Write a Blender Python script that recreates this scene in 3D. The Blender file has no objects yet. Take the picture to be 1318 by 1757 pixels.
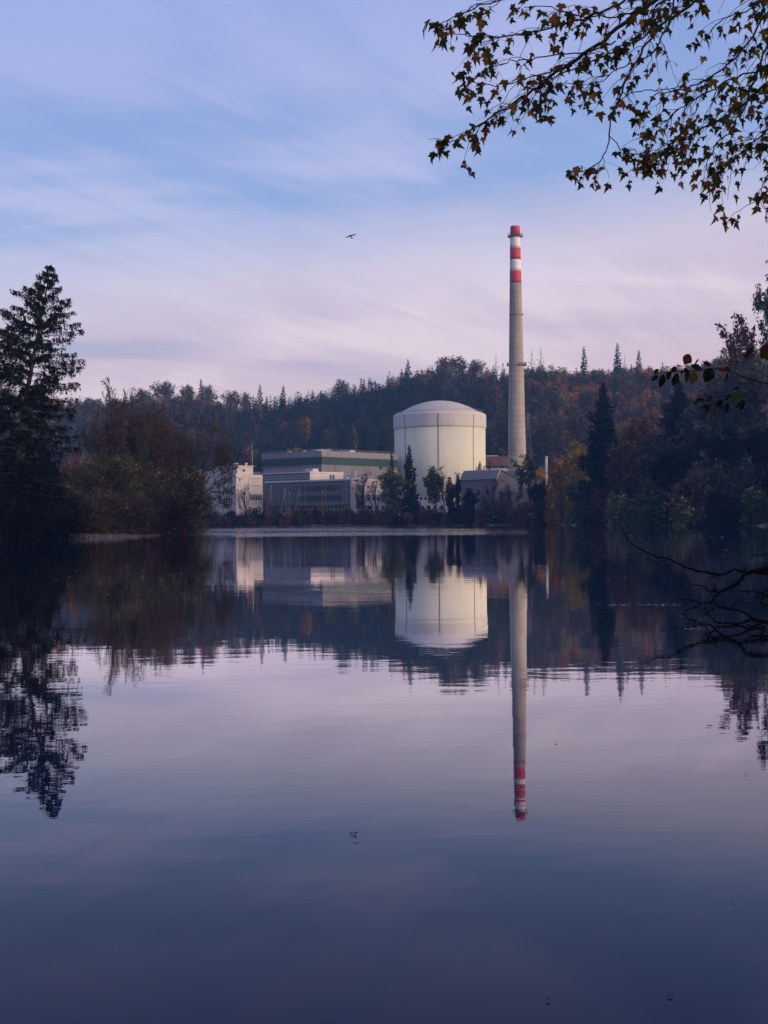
import bpy, math, random
import numpy as np
from mathutils import Vector, Matrix

S = bpy.context.scene
COL = S.collection
rad = math.radians

# ---------------------------------------------------------------- camera
F = 2300.0                                   # focal length in photo pixels (1318 x 1757)
PITCH, ROLL = rad(0.349), rad(0.45)
CAM = np.array([0.0, 0.0, 2.0])
_fwd = np.array([0, math.cos(PITCH), math.sin(PITCH)])
_x0 = np.array([1.0, 0, 0]); _u0 = np.array([0, -math.sin(PITCH), math.cos(PITCH)])
RIGHT = math.cos(ROLL) * _x0 - math.sin(ROLL) * _u0
UP = math.sin(ROLL) * _x0 + math.cos(ROLL) * _u0
cd = bpy.data.cameras.new('camera'); cam = bpy.data.objects.new('camera', cd); COL.objects.link(cam)
cam.matrix_world = Matrix([[RIGHT[0], UP[0], -_fwd[0], CAM[0]], [RIGHT[1], UP[1], -_fwd[1], CAM[1]],
                           [RIGHT[2], UP[2], -_fwd[2], CAM[2]], [0, 0, 0, 1]])
cd.sensor_fit = 'VERTICAL'; cd.sensor_height = 36.0; cd.lens = 36.0 * F / 1757.0
cd.clip_start = 0.1; cd.clip_end = 4000
S.camera = cam

def at(px, py, Y):
    """world point seen at photo pixel (px,py) at distance Y"""
    d = _fwd + (px - 659) / F * RIGHT + (878.5 - py) / F * UP
    return CAM + d * (Y / d[1])
def proj(P):
    P = np.asarray(P, float) - CAM
    z = P @ _fwd
    return 659 + F * (P @ RIGHT) / z, 878.5 - F * (P @ UP) / z

# ---------------------------------------------------------------- light
SUN_EL = rad(12.0)
SUN_H = np.array([0.92, -0.39]); SUN_H = SUN_H / np.linalg.norm(SUN_H)
SUN_DIR = Vector((SUN_H[0] * math.cos(SUN_EL), SUN_H[1] * math.cos(SUN_EL), math.sin(SUN_EL)))
sl = bpy.data.lights.new('sun', 'SUN'); sun = bpy.data.objects.new('sun', sl); COL.objects.link(sun)
sl.energy = 3.0; sl.angle = rad(4.0); sl.color = (1.0, 0.70, 0.46)
sun.rotation_euler = SUN_DIR.to_track_quat('Z', 'Y').to_euler()
sun.location = (120, -60, 150)

W = bpy.data.worlds.new("World"); S.world = W; W.use_nodes = True
nt = W.node_tree; N = nt.nodes; L = nt.links
for n in list(N): N.remove(n)
def nd(tree, t, **kw):
    n = tree.nodes.new(t)
    for k, v in kw.items(): setattr(n, k, v)
    return n
def mth(tree, op, a, b=None, clamp=False, c=None):
    n = tree.nodes.new('ShaderNodeMath'); n.operation = op; n.use_clamp = clamp
    for i, v in enumerate((a, b, c)):
        if v is None: continue
        if isinstance(v, (int, float)): n.inputs[i].default_value = v
        else: tree.links.new(v, n.inputs[i])
    return n.outputs[0]
def mixc(tree, fac, a, b, mode='MIX'):
    n = tree.nodes.new('ShaderNodeMix'); n.data_type = 'RGBA'; n.blend_type = mode
    for s, v in ((0, fac), (6, a), (7, b)):
        if isinstance(v, (int, float)): n.inputs[s].default_value = v
        elif isinstance(v, tuple): n.inputs[s].default_value = (*v, 1)
        else: tree.links.new(v, n.inputs[s])
    return n.outputs[2]
def ramp(tree, fac, stops, interp='EASE'):
    n = tree.nodes.new('ShaderNodeValToRGB'); cr = n.color_ramp; cr.interpolation = interp
    while len(cr.elements) < len(stops): cr.elements.new(0.5)
    for e, (p, c) in zip(cr.elements, stops):
        e.position = p; e.color = (*c, 1) if len(c) == 3 else c
    if fac is not None: tree.links.new(fac, n.inputs[0])
    return n.outputs[0]
def noise(tree, vec, scale, detail=3, rough=0.5, dist=0.0, w=None):
    n = tree.nodes.new('ShaderNodeTexNoise'); n.inputs['Scale'].default_value = scale
    n.inputs['Detail'].default_value = detail; n.inputs['Roughness'].default_value = rough
    n.inputs['Distortion'].default_value = dist
    if vec is not None: tree.links.new(vec, n.inputs['Vector'])
    return n.outputs['Fac']
def mapping(tree, vec, scale=(1, 1, 1), rot=(0, 0, 0), loc=(0, 0, 0)):
    n = tree.nodes.new('ShaderNodeMapping'); n.inputs['Scale'].default_value = scale
    n.inputs['Rotation'].default_value = rot; n.inputs['Location'].default_value = loc
    tree.links.new(vec, n.inputs['Vector']); return n.outputs[0]
def srgb(r, g, b):
    f = lambda c: (c / 255 / 12.92) if c <= 10 else ((c / 255 + 0.055) / 1.055) ** 2.4
    return (f(r), f(g), f(b))

sky = nd(nt, 'ShaderNodeTexSky', sky_type='NISHITA'); sky.sun_disc = False
sky.sun_elevation = rad(5.0)
sky.sun_rotation = math.atan2(SUN_H[0], SUN_H[1]); sky.air_density = 1.2; sky.dust_density = 0.8; sky.ozone_density = 3.0
tc = nd(nt, 'ShaderNodeTexCoord')
sep = nd(nt, 'ShaderNodeSeparateXYZ'); L.new(tc.outputs['Generated'], sep.inputs[0])
Z = sep.outputs[2]
ZT = mth(nt, 'SUBTRACT', Z, mth(nt, 'MULTIPLY', sep.outputs[0], 0.10))     # the warm bank stands higher towards the right
# the clear part of the sky by elevation (sine of it)
base = ramp(nt, mth(nt, 'MAXIMUM', ZT, 0.0), [
    (0.0, srgb(204, 170, 184)), (0.09, srgb(210, 182, 196)), (0.15, srgb(202, 182, 202)), (0.185, srgb(204, 190, 210)),
    (0.212, srgb(176, 178, 212)), (0.24, srgb(138, 160, 210)), (0.38, srgb(128, 148, 204)), (0.6, srgb(110, 130, 190)), (1.0, srgb(92, 110, 172))], 'LINEAR')
# cirrus: noise on a sheet above, so streaks foreshorten towards the horizon
zz = mth(nt, 'ADD', mth(nt, 'MAXIMUM', Z, 0.0), 0.22)
comb = nd(nt, 'ShaderNodeCombineXYZ')
L.new(mth(nt, 'DIVIDE', sep.outputs[0], zz), comb.inputs[0]); L.new(mth(nt, 'DIVIDE', sep.outputs[1], zz), comb.inputs[1])
v1 = mapping(nt, comb.outputs[0], (1.1, 1.5, 1), (0, 0, rad(-35)), (9.1, 6.6, 0))
c1 = noise(nt, v1, 0.9, 8, 0.5, 0.9)
v2 = mapping(nt, mapping(nt, comb.outputs[0], (1, 1, 1), (0, 0, rad(-48)), (0, 0, 0)), (1.0, 6.5, 1), (0, 0, 0), (2.7, 0.3, 0))
c2 = noise(nt, v2, 1.1, 7, 0.6, 0.9)
cl = mth(nt, 'ADD', mth(nt, 'MULTIPLY', c1, 0.77), mth(nt, 'MULTIPLY', c2, 0.23))
cm = nd(nt, 'ShaderNodeMapRange'); cm.interpolation_type = 'SMOOTHSTEP'
L.new(cl, cm.inputs[0]); cm.inputs[1].default_value = 0.44; cm.inputs[2].default_value = 0.60
ccol = ramp(nt, mth(nt, 'MAXIMUM', ZT, 0.0), [(0.0, srgb(212, 184, 196)), (0.15, srgb(236, 216, 222)), (0.21, srgb(196, 192, 222)), (0.36, srgb(166, 172, 220)), (1.0, srgb(150, 150, 190))], 'LINEAR')
mask = mth(nt, 'MULTIPLY', cm.outputs[0], 0.75)
skyc = mixc(nt, mask, base, ccol)
# thin blue-grey bars low over the hills
v3 = mapping(nt, tc.outputs['Generated'], (2.2, 2.2, 22), (0, rad(2), 0), (0.4, 0, 0.6))
c3 = noise(nt, v3, 1.7, 4, 0.5, 0.3)
m3 = nd(nt, 'ShaderNodeMapRange'); m3.interpolation_type = 'SMOOTHSTEP'
L.new(c3, m3.inputs[0]); m3.inputs[1].default_value = 0.52; m3.inputs[2].default_value = 0.72
lowm = nd(nt, 'ShaderNodeMapRange'); L.new(Z, lowm.inputs[0]); lowm.inputs[1].default_value = 0.17; lowm.inputs[2].default_value = 0.12
skyc = mixc(nt, mth(nt, 'MULTIPLY', mth(nt, 'MULTIPLY', m3.outputs[0], lowm.outputs[0]), 0.8), skyc, srgb(158, 156, 190))
# after-glow round the low sun, out of the picture to the right and behind
dot = nd(nt, 'ShaderNodeVectorMath', operation='DOT_PRODUCT')
L.new(tc.outputs['Generated'], dot.inputs[0]); dot.inputs[1].default_value = (SUN_H[0] * 0.98, SUN_H[1] * 0.98, 0.18)
gl = mth(nt, 'POWER', mth(nt, 'MAXIMUM', dot.outputs['Value'], 0.0), 3.0)
glow = mixc(nt, gl, (0, 0, 0), (1.3, 0.86, 0.56))
skyc = mixc(nt, 1.0, skyc, glow, 'ADD')
b1 = nd(nt, 'ShaderNodeBackground'); L.new(skyc, b1.inputs[0]); b1.inputs[1].default_value = 1.06
b2 = nd(nt, 'ShaderNodeBackground'); L.new(sky.outputs[0], b2.inputs[0]); b2.inputs[1].default_value = 0.05
ad = nd(nt, 'ShaderNodeAddShader'); L.new(b1.outputs[0], ad.inputs[0]); L.new(b2.outputs[0], ad.inputs[1])
wo = nd(nt, 'ShaderNodeOutputWorld'); L.new(ad.outputs[0], wo.inputs[0])

S.view_settings.view_transform = 'Standard'; S.view_settings.look = 'None'
S.view_settings.exposure = 0.0; S.view_settings.gamma = 1.0; S.view_settings.use_curve_mapping = False
S.render.engine = 'CYCLES'
cy = S.cycles
cy.max_bounces = 5; cy.diffuse_bounces = 2; cy.glossy_bounces = 3; cy.transmission_bounces = 3
cy.transparent_max_bounces = 8; cy.volume_bounces = 1; cy.caustics_reflective = False; cy.caustics_refractive = False
cy.sample_clamp_indirect = 4.0; cy.use_denoising = True

# ---------------------------------------------------------------- helpers
def tag(o, label=None, cat=None, group=None, kind=None):
    if label: o['label'] = label
    if cat: o['category'] = cat
    if group: o['group'] = group
    if kind: o['kind'] = kind
    return o
def empty(name, loc=(0, 0, 0), rz=0.0):
    o = bpy.data.objects.new(name, None); COL.objects.link(o); o.location = loc; o.rotation_euler = (0, 0, rz)
    o.empty_display_size = 0.5; return o
def link(name, me, parent=None, loc=None):
    o = bpy.data.objects.new(name, me); COL.objects.link(o)
    if parent is not None: o.parent = parent
    if loc is not None: o.location = loc
    return o
def tri_mesh(name, V, T, mats=(), C=None, MI=None, smooth=False):
    me = bpy.data.meshes.new(name)
    V = np.asarray(V, np.float32); T = np.asarray(T, np.int32)
    me.vertices.add(len(V)); me.vertices.foreach_set('co', V.ravel())
    me.loops.add(T.size); me.loops.foreach_set('vertex_index', T.ravel())
    me.polygons.add(len(T)); k = T.shape[1]
    me.polygons.foreach_set('loop_start', np.arange(0, T.size, k, dtype=np.int32))
    me.polygons.foreach_set('loop_total', np.full(len(T), k, np.int32))
    for m in mats: me.materials.append(m)
    if MI is not None: me.polygons.foreach_set('material_index', np.asarray(MI, np.int32))
    me.polygons.foreach_set('use_smooth', np.full(len(T), bool(smooth)))
    if C is not None:
        a = me.color_attributes.new('col', 'FLOAT_COLOR', 'POINT')
        C = np.asarray(C, np.float32)
        if C.shape[1] == 3: C = np.hstack([C, np.ones((len(C), 1), np.float32)])
        a.data.foreach_set('color', C.ravel())
    me.update(calc_edges=True); me.validate(clean_customdata=False)
    return me
class MB:
    """collects boxes, quads, prisms and tubes of one part"""
    def __init__(s): s.v = []; s.f = []
    def add(s, v, f):
        n = len(s.v); s.v += [tuple(map(float, p)) for p in v]; s.f += [tuple(i + n for i in q) for q in f]; return s
    def box(s, o, U, V, a0, a1, b0, b1, z0, z1):
        """box in the frame of origin o, unit directions U and V on plan"""
        o = np.array(o[:2]); U = np.array(U); V = np.array(V); p = []
        for z in (z0, z1):
            for a, b in ((a0, b0), (a1, b0), (a1, b1), (a0, b1)):
                q = o + U * a + V * b; p.append((q[0], q[1], z))
        return s.add(p, [(0, 3, 2, 1), (4, 5, 6, 7), (0, 1, 5, 4), (1, 2, 6, 5), (2, 3, 7, 6), (3, 0, 4, 7)])
    def cyl(s, c, rings, n=32, cap=True):
        """lathe: rings of (radius, z)"""
        p = []
        for r, z in rings:
            for i in range(n):
                a = 2 * math.pi * i / n; p.append((c[0] + r * math.cos(a), c[1] + r * math.sin(a), z))
        f = []
        for k in range(len(rings) - 1):
            for i in range(n):
                j = (i + 1) % n; f.append((k * n + i, k * n + j, (k + 1) * n + j, (k + 1) * n + i))
        if cap:
            f.append(tuple(reversed(range(n)))); f.append(tuple((len(rings) - 1) * n + i for i in range(n)))
        return s.add(p, f)
    def bar(s, p0, p1, r, n=6):
        V_, T_ = tube([p0, p1], [r, r], n); return s.add(V_, [tuple(t) for t in T_])
    def build(s, name, mat, parent=None, smooth=False, bevel=0.0):
        me = bpy.data.meshes.new(name); me.from_pydata(s.v, [], s.f); me.materials.append(mat)
        if smooth:
            for p in me.polygons: p.use_smooth = len(p.vertices) < 6
        me.update(); o = link(name, me, parent)
        if bevel: b = o.modifiers.new('bevel', 'BEVEL'); b.width = bevel; b.segments = 2; b.limit_method = 'ANGLE'
        return o
def tube(P, R, n=5):
    P = np.asarray(P, float); R = np.asarray(R, float); m = len(P)
    D = np.gradient(P, axis=0) if m > 2 else np.repeat((P[1] - P[0])[None], 2, 0)
    D = D / (np.linalg.norm(D, axis=1, keepdims=True) + 1e-9)
    ref = np.array([0.31, 0.17, 0.93]) if abs(D[0][2]) < 0.9 else np.array([0.9, 0.3, 0.1])
    A = np.cross(D, ref); A /= np.linalg.norm(A, axis=1, keepdims=True) + 1e-9; B = np.cross(D, A)
    a = np.arange(n) * 2 * math.pi / n
    V = (P[:, None] + R[:, None, None] * (np.cos(a)[None, :, None] * A[:, None] + np.sin(a)[None, :, None] * B[:, None])).reshape(-1, 3)
    T = []
    for k in range(m - 1):
        for i in range(n):
            j = (i + 1) % n
            T += [(k * n + i, k * n + j, (k + 1) * n + j), (k * n + i, (k + 1) * n + j, (k + 1) * n + i)]
    for i in range(1, n - 1): T += [(0, i + 1, i), ((m - 1) * n, (m - 1) * n + i, (m - 1) * n + i + 1)]
    return V, np.array(T)
def join(parts):
    """list of (V,T) -> one (V,T)"""
    vs, ts, n = [], [], 0
    for v, t in parts:
        vs.append(v); ts.append(np.asarray(t) + n); n += len(v)
    return np.vstack(vs), np.vstack(ts)
def tri_cloud(rng, C, size, squash=1.0):
    """one small irregular triangle round every centre"""
    n = len(C); O = rng.normal(size=(n, 3, 3)); O -= O.mean(1, keepdims=True)
    sz = np.asarray(size) * np.ones(n); O *= (0.75 * sz)[:, None, None]; O[:, :, 2] *= squash
    V = (C[:, None] + O).reshape(-1, 3); return V, np.arange(3 * n).reshape(-1, 3)

# ---------------------------------------------------------------- materials
def material(name):
    m = bpy.data.materials.new(name); m.use_nodes = True; t = m.node_tree
    for n in list(t.nodes): t.nodes.remove(n)
    out = t.nodes.new('ShaderNodeOutputMaterial'); return m, t, out
def foliage_mat(name, col, trans=0.25, var=0.35):
    m, t, out = material(name)
    a = t.nodes.new('ShaderNodeAttribute'); a.attribute_name = 'col'
    oi = t.nodes.new('ShaderNodeObjectInfo')
    c = mixc(t, 1.0, col, a.outputs['Color'], 'MULTIPLY')
    hs = t.nodes.new('ShaderNodeHueSaturation'); t.links.new(c, hs.inputs['Color'])
    t.links.new(mth(t, 'ADD', mth(t, 'MULTIPLY', oi.outputs['Random'], 0.05), 0.475), hs.inputs['Hue'])
    t.links.new(mth(t, 'ADD', mth(t, 'MULTIPLY', oi.outputs['Random'], var), 1.0 - var / 2), hs.inputs['Value'])
    d = t.nodes.new('ShaderNodeBsdfDiffuse'); t.links.new(hs.outputs[0], d.inputs[0])
    tr = t.nodes.new('ShaderNodeBsdfTranslucent'); t.links.new(hs.outputs[0], tr.inputs[0])
    mx = t.nodes.new('ShaderNodeMixShader'); mx.inputs[0].default_value = trans
    t.links.new(d.outputs[0], mx.inputs[1]); t.links.new(tr.outputs[0], mx.inputs[2]); t.links.new(mx.outputs[0], out.inputs[0])
    return m
def plain(name, col, rough=0.8, nscale=1.0, namt=0.25, bump=0.0, metal=0.0, stretch=(1, 1, 1), spec=0.3):
    m, t, out = material(name)
    p = t.nodes.new('ShaderNodeBsdfPrincipled'); p.inputs['Roughness'].default_value = rough; p.inputs['Metallic'].default_value = metal
    p.inputs['Specular IOR Level'].default_value = spec
    g = t.nodes.new('ShaderNodeNewGeometry'); v = mapping(t, g.outputs['Position'], stretch)
    n1 = noise(t, v, nscale, 5, 0.6); n2 = noise(t, v, nscale * 0.23, 3, 0.5)
    f = mth(t, 'ADD', mth(t, 'MULTIPLY', n1, 0.6), mth(t, 'MULTIPLY', n2, 0.4))
    lo = tuple(c * (1 - namt) for c in col); hi = tuple(min(1, c * (1 + namt)) for c in col)
    c = ramp(t, f, [(0.3, lo), (0.7, hi)]); t.links.new(c, p.inputs['Base Color'])
    if bump:
        b = t.nodes.new('ShaderNodeBump'); b.inputs['Strength'].default_value = bump; b.inputs['Distance'].default_value = 0.05
        t.links.new(n1, b.inputs['Height']); t.links.new(b.outputs[0], p.inputs['Normal'])
    t.links.new(p.outputs[0], out.inputs[0]); return m

def streaked(name, col, rough=0.85, panel=None, streak=0.12, joint=0.35, centre=None, zband=None):
    """weathered wall: vertical rain streaks, faint panel joints"""
    m, t, out = material(name)
    p = t.nodes.new('ShaderNodeBsdfPrincipled'); p.inputs['Roughness'].default_value = rough; p.inputs['Specular IOR Level'].default_value = 0.25
    g = t.nodes.new('ShaderNodeNewGeometry'); pos = g.outputs['Position']
    n1 = noise(t, mapping(t, pos, (1, 1, 0.06)), 1.1, 5, 0.65); n2 = noise(t, pos, 0.12, 4, 0.6)
    f = mth(t, 'ADD', mth(t, 'MULTIPLY', n1, 0.55), mth(t, 'MULTIPLY', n2, 0.45))
    c = ramp(t, f, [(0.3, tuple(x * (1 - streak) for x in col)), (0.7, tuple(min(1, x * (1 + streak)) for x in col))])
    sp = t.nodes.new('ShaderNodeSeparateXYZ'); t.links.new(pos, sp.inputs[0])
    if panel:
        pw, ph, lw = panel
        if centre is not None:
            dx = mth(t, 'SUBTRACT', sp.outputs[0], centre[0]); dy = mth(t, 'SUBTRACT', sp.outputs[1], centre[1])
            u = mth(t, 'MULTIPLY', mth(t, 'ARCTAN2', dy, dx), centre[2])
        else:
            u = mth(t, 'ADD', mth(t, 'MULTIPLY', sp.outputs[0], 0.8), mth(t, 'MULTIPLY', sp.outputs[1], -0.6))
        def lines(x, w):
            fr = mth(t, 'FRACT', mth(t, 'DIVIDE', mth(t, 'ADD', x, 1000 * w), w))
            return mth(t, 'LESS_THAN', fr, lw / w)
        j = lines(sp.outputs[2], ph) if ph else 0.0
        if pw: j = mth(t, 'MAXIMUM', j, lines(u, pw))
        c = mixc(t, mth(t, 'MULTIPLY', j, joint), c, tuple(x * 0.35 for x in col))
    t.links.new(c, p.inputs['Base Color']); t.links.new(p.outputs[0], out.inputs[0]); return m
def glass_mat(name, col=(0.02, 0.03, 0.035), rough=0.12):
    m, t, out = material(name); p = t.nodes.new('ShaderNodeBsdfPrincipled')
    p.inputs['Base Color'].default_value = (*col, 1); p.inputs['Roughness'].default_value = rough
    p.inputs['Specular IOR Level'].default_value = 0.6
    t.links.new(p.outputs[0], out.inputs[0]); return m
BARK = plain('bark', (0.045, 0.035, 0.03), 0.9, 6, 0.4)
BARK_PALE = plain('pale bark', (0.11, 0.095, 0.085), 0.9, 4, 0.35)
DARKWOOD = plain('wet dead wood', (0.006, 0.005, 0.005), 0.95, 20, 0.4, 0.5, spec=0.05)
# ---------------------------------------------------------------- ground
RIVER = np.array([(-300, -5), (-20, 1), (0, 3), (5, 3.5), (9, 9), (11, 18), (16, 32), (42, 110), (80, 245), (88, 290), (84, 312),
                  (72, 345), (64, 362), (60, 400), (57, 448), (20, 451), (-20, 449), (-60, 451), (-110, 455), (-104, 380),
                  (-78, 300), (-52, 240), (-38, 214), (-33, 205), (-32.5, 192), (-33.5, 175), (-37, 164), (-44, 153), (-60, 147), (-100, 141), (-300, 130)], float)
def river_sd(X, Y):
    """signed distance to the river's edge, positive on land"""
    P = np.stack([X, Y], -1).astype(float); d = np.full(X.shape, 1e9); ins = np.zeros(X.shape, bool)
    n = len(RIVER)
    for i in range(n):
        a, b = RIVER[i], RIVER[(i + 1) % n]; ab = b - a
        t = np.clip(((P - a) @ ab) / (ab @ ab), 0, 1)
        d = np.minimum(d, np.linalg.norm(P - a - t[..., None] * ab, axis=-1))
        c = ((a[1] > Y) != (b[1] > Y)) & (X < (b[0] - a[0]) * (Y - a[1]) / (b[1] - a[1] + 1e-12) + a[0])
        ins ^= c
    return np.where(ins, -d, d)
def sm(x, a, b):
    t = np.clip((x - a) / (b - a), 0, 1); return t * t * (3 - 2 * t)
def wob(X, Y, s, k=0.0):
    return (np.sin(X / s + 1.3 + k) * np.cos(Y / (s * 1.3) + 0.7 + 2 * k) + 0.5 * np.sin(X / (s * 0.43) + Y / (s * 0.61) + k) + 0.3 * np.cos(Y / (s * 0.31) - X / (s * .4)))
SKY_PX = np.array([(-500, 660), (-100, 650), (0, 655), (150, 684), (220, 676), (280, 672), (350, 674), (400, 690), (450, 682), (520, 672), (600, 658), (650, 646),
                   (700, 632), (760, 622), (860, 628), (930, 622), (1000, 634), (1060, 626), (1140, 626), (1200, 620), (1260, 604), (1318, 590), (1450, 560), (1900, 500)], float)
def hor(px): return 892.5 - (px - 659) * 0.00785
def crest(px):       # ground height of the ridge line at 830 m, seen under trees about 20 m tall
    y = np.interp(px, SKY_PX[:, 0], SKY_PX[:, 1]) + np.interp(px, [-500, 380, 450, 860, 950, 1318], [62, 62, 66, 66, 58, 54])
    return 2 + (hor(px) - y) / F * 830
XS = np.array([(-150, 60), (0, 70), (110, 84), (240, 100), (290, 93), (312, 88), (345, 77), (362, 70), (400, 66), (430, 72), (520, 120), (600, 170)], float)
def height(X, Y):
    X = np.asarray(X, float); Y = np.asarray(Y, float); d = river_sd(X, Y)
    near = Y < 25
    bank = np.where(near, np.clip(d * 0.12, -1.5, 0.5), np.clip(d * 0.42, -2.0, 0.9) + sm(d, 5, 22) * 2.6)
    leftbar = (X < 0) & (Y > 120) & (Y < 330)
    bank = np.where(leftbar, np.clip(d * 0.16, -2.0, 0.7) + sm(d, 9, 30) * 1.6, bank)
    px = 659 + F * X / np.maximum(Y, 60)
    H = crest(px); s = sm(Y, 585, 835)
    hill = H * s * (1 + 0.03 * wob(X, Y, 37) * (1 - s)) - sm(Y, 880, 1150) * 25
    h2 = 0.85 * np.maximum(0, X - np.interp(Y, XS[:, 0], XS[:, 1]) - 4) * (1 - sm(Y, 350, 440))  # right-bank slope, carried on out of view as an added ridge shading the river
    h2 = 88 * (1 - np.exp(-h2 / 88.0))
    z = np.where(d > 0, bank + wob(X, Y, 9, .5) * 0.12 * sm(d, 1, 6), bank) + np.where(d > 0, np.maximum(hill, 0) + h2, 0)
    return z
def ground_z(x, y): return float(height(np.array([x]), np.array([y]))[0])

gx = np.concatenate([np.arange(-620, -130, 12), np.arange(-130, 160, 2.0), np.arange(160, 640, 12)])
gy = np.concatenate([np.arange(-160, -20, 12), np.arange(-20, 30, 1.0), np.arange(30, 140, 4), np.arange(140, 230, 1.2), np.arange(230, 470, 2.2), np.arange(470, 1160, 6)])
GX, GY = np.meshgrid(gx, gy); GZ = height(GX, GY)
V = np.stack([GX, GY, GZ], -1).reshape(-1, 3); nx, ny = len(gx), len(gy)
I = (np.arange(ny - 1)[:, None] * nx + np.arange(nx - 1)[None]).ravel()
T = np.stack([I, I + 1, I + nx + 1, I + nx], -1)
m, t, out = material('soil and leaf litter')
p = t.nodes.new('ShaderNodeBsdfPrincipled'); p.inputs['Roughness'].default_value = 0.95; p.inputs['Specular IOR Level'].default_value = 0.1
g = t.nodes.new('ShaderNodeNewGeometry'); n1 = noise(t, g.outputs['Position'], 0.8, 6, 0.6); n2 = noise(t, g.outputs['Position'], 4.0, 6, 0.7)
litter = ramp(t, n1, [(0.3, (0.018, 0.016, 0.010)), (0.55, (0.035, 0.026, 0.016)), (0.75, (0.03, 0.035, 0.015))])
grav = ramp(t, n2, [(0.35, (0.10, 0.085, 0.075)), (0.65, (0.24, 0.21, 0.19))])
sp = t.nodes.new('ShaderNodeSeparateXYZ'); t.links.new(g.outputs['Position'], sp.inputs[0])
lowg = t.nodes.new('ShaderNodeMapRange'); t.links.new(mth(t, 'ADD', sp.outputs[2], mth(t, 'MULTIPLY', n1, 0.5)), lowg.inputs[0])
lowg.inputs[1].default_value = 0.95; lowg.inputs[2].default_value = 0.65
t.links.new(mixc(t, lowg.outputs[0], litter, grav), p.inputs['Base Color'])
bp = t.nodes.new('ShaderNodeBump'); bp.inputs['Strength'].default_value = 0.8; bp.inputs['Distance'].default_value = 0.15
t.links.new(n2, bp.inputs['Height']); t.links.new(bp.outputs[0], p.inputs['Normal']); t.links.new(p.outputs[0], out.inputs[0])
tag(link('ground', tri_mesh('ground', V, T, [m], smooth=True)), kind='structure')

# ---------------------------------------------------------------- water
m, t, out = material('calm river water')
g = t.nodes.new('ShaderNodeNewGeometry'); pos = g.outputs['Position']
sp = t.nodes.new('ShaderNodeSeparateXYZ'); t.links.new(pos, sp.inputs[0])
def bump(h, dist, nrm=None, strength=1.0):
    b = t.nodes.new('ShaderNodeBump'); b.inputs['Distance'].default_value = dist
    if isinstance(strength, float): b.inputs['Strength'].default_value = strength
    else: t.links.new(strength, b.inputs['Strength'])
    t.links.new(h, b.inputs['Height'])
    if nrm is not None: t.links.new(nrm, b.inputs['Normal'])
    return b.outputs[0]
# slow patches in which the surface is a little more or less disturbed
patch = noise(t, mapping(t, pos, (0.35, 1, 1), (0, 0, rad(8))), 0.05, 4, 0.55)
pm = t.nodes.new('ShaderNodeMapRange'); pm.interpolation_type = 'SMOOTHSTEP'; t.links.new(patch, pm.inputs[0])
pm.inputs[1].default_value = 0.38; pm.inputs[2].default_value = 0.62; pm.inputs[3].default_value = 0.35; pm.inputs[4].default_value = 1.0
w1 = noise(t, mapping(t, pos, (0.45, 1, 1), (0, 0, rad(6))), 0.9, 2, 0.5)
w2 = noise(t, mapping(t, pos, (0.5, 1, 1), (0, 0, rad(-14))), 3.4, 3, 0.5)
w3 = noise(t, mapping(t, pos, (0.22, 1, 1), (0, 0, rad(3))), 0.16, 2, 0.5)
WATER_A = (0.0040, 0.0017, 0.007)
n = bump(w1, WATER_A[0] * 1.0, None, pm.outputs[0]); n = bump(w2, WATER_A[1], n, pm.outputs[0]); n = bump(w3, WATER_A[2], n)
# wind-ruffled strip of open water below the far bank
yy = mth(t, 'ADD', sp.outputs[1], mth(t, 'MULTIPLY', noise(t, mapping(t, pos, (1, 0.6, 1)), 0.02, 3, 0.5), 60.0))
a = t.nodes.new('ShaderNodeMapRange'); a.interpolation_type = 'SMOOTHSTEP'; t.links.new(yy, a.inputs[0]); a.inputs[1].default_value = 185; a.inputs[2].default_value = 225
b = t.nodes.new('ShaderNodeMapRange'); b.interpolation_type = 'SMOOTHSTEP'; t.links.new(sp.outputs[0], b.inputs[0]); b.inputs[1].default_value = 42; b.inputs[2].default_value = -25
st = noise(t, mapping(t, pos, (0.25, 1, 1)), 0.035, 3, 0.55)
s2 = t.nodes.new('ShaderNodeMapRange'); s2.interpolation_type = 'SMOOTHSTEP'; t.links.new(st, s2.inputs[0]); s2.inputs[1].default_value = 0.33; s2.inputs[2].default_value = 0.6; s2.inputs[3].default_value = 0.12
ruff = mth(t, 'MULTIPLY', mth(t, 'MULTIPLY', a.outputs[0], b.outputs[0]), s2.outputs[0])
w4 = noise(t, mapping(t, pos, (0.6, 1, 1)), 5.0, 2, 0.6)
n = bump(w4, 0.08, n, ruff)
# faint shiver in the mid-river water: smears upright things into upright streaks
a2 = t.nodes.new('ShaderNodeMapRange'); a2.interpolation_type = 'SMOOTHSTEP'; t.links.new(sp.outputs[1], a2.inputs[0]); a2.inputs[1].default_value = 40; a2.inputs[2].default_value = 130
w5 = noise(t, pos, 7.0, 1, 0.5); n = bump(w5, 0.0010, n, a2.outputs[0])
fr = t.nodes.new('ShaderNodeFresnel'); fr.inputs['IOR'].default_value = 1.333; t.links.new(n, fr.inputs['Normal'])
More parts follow.
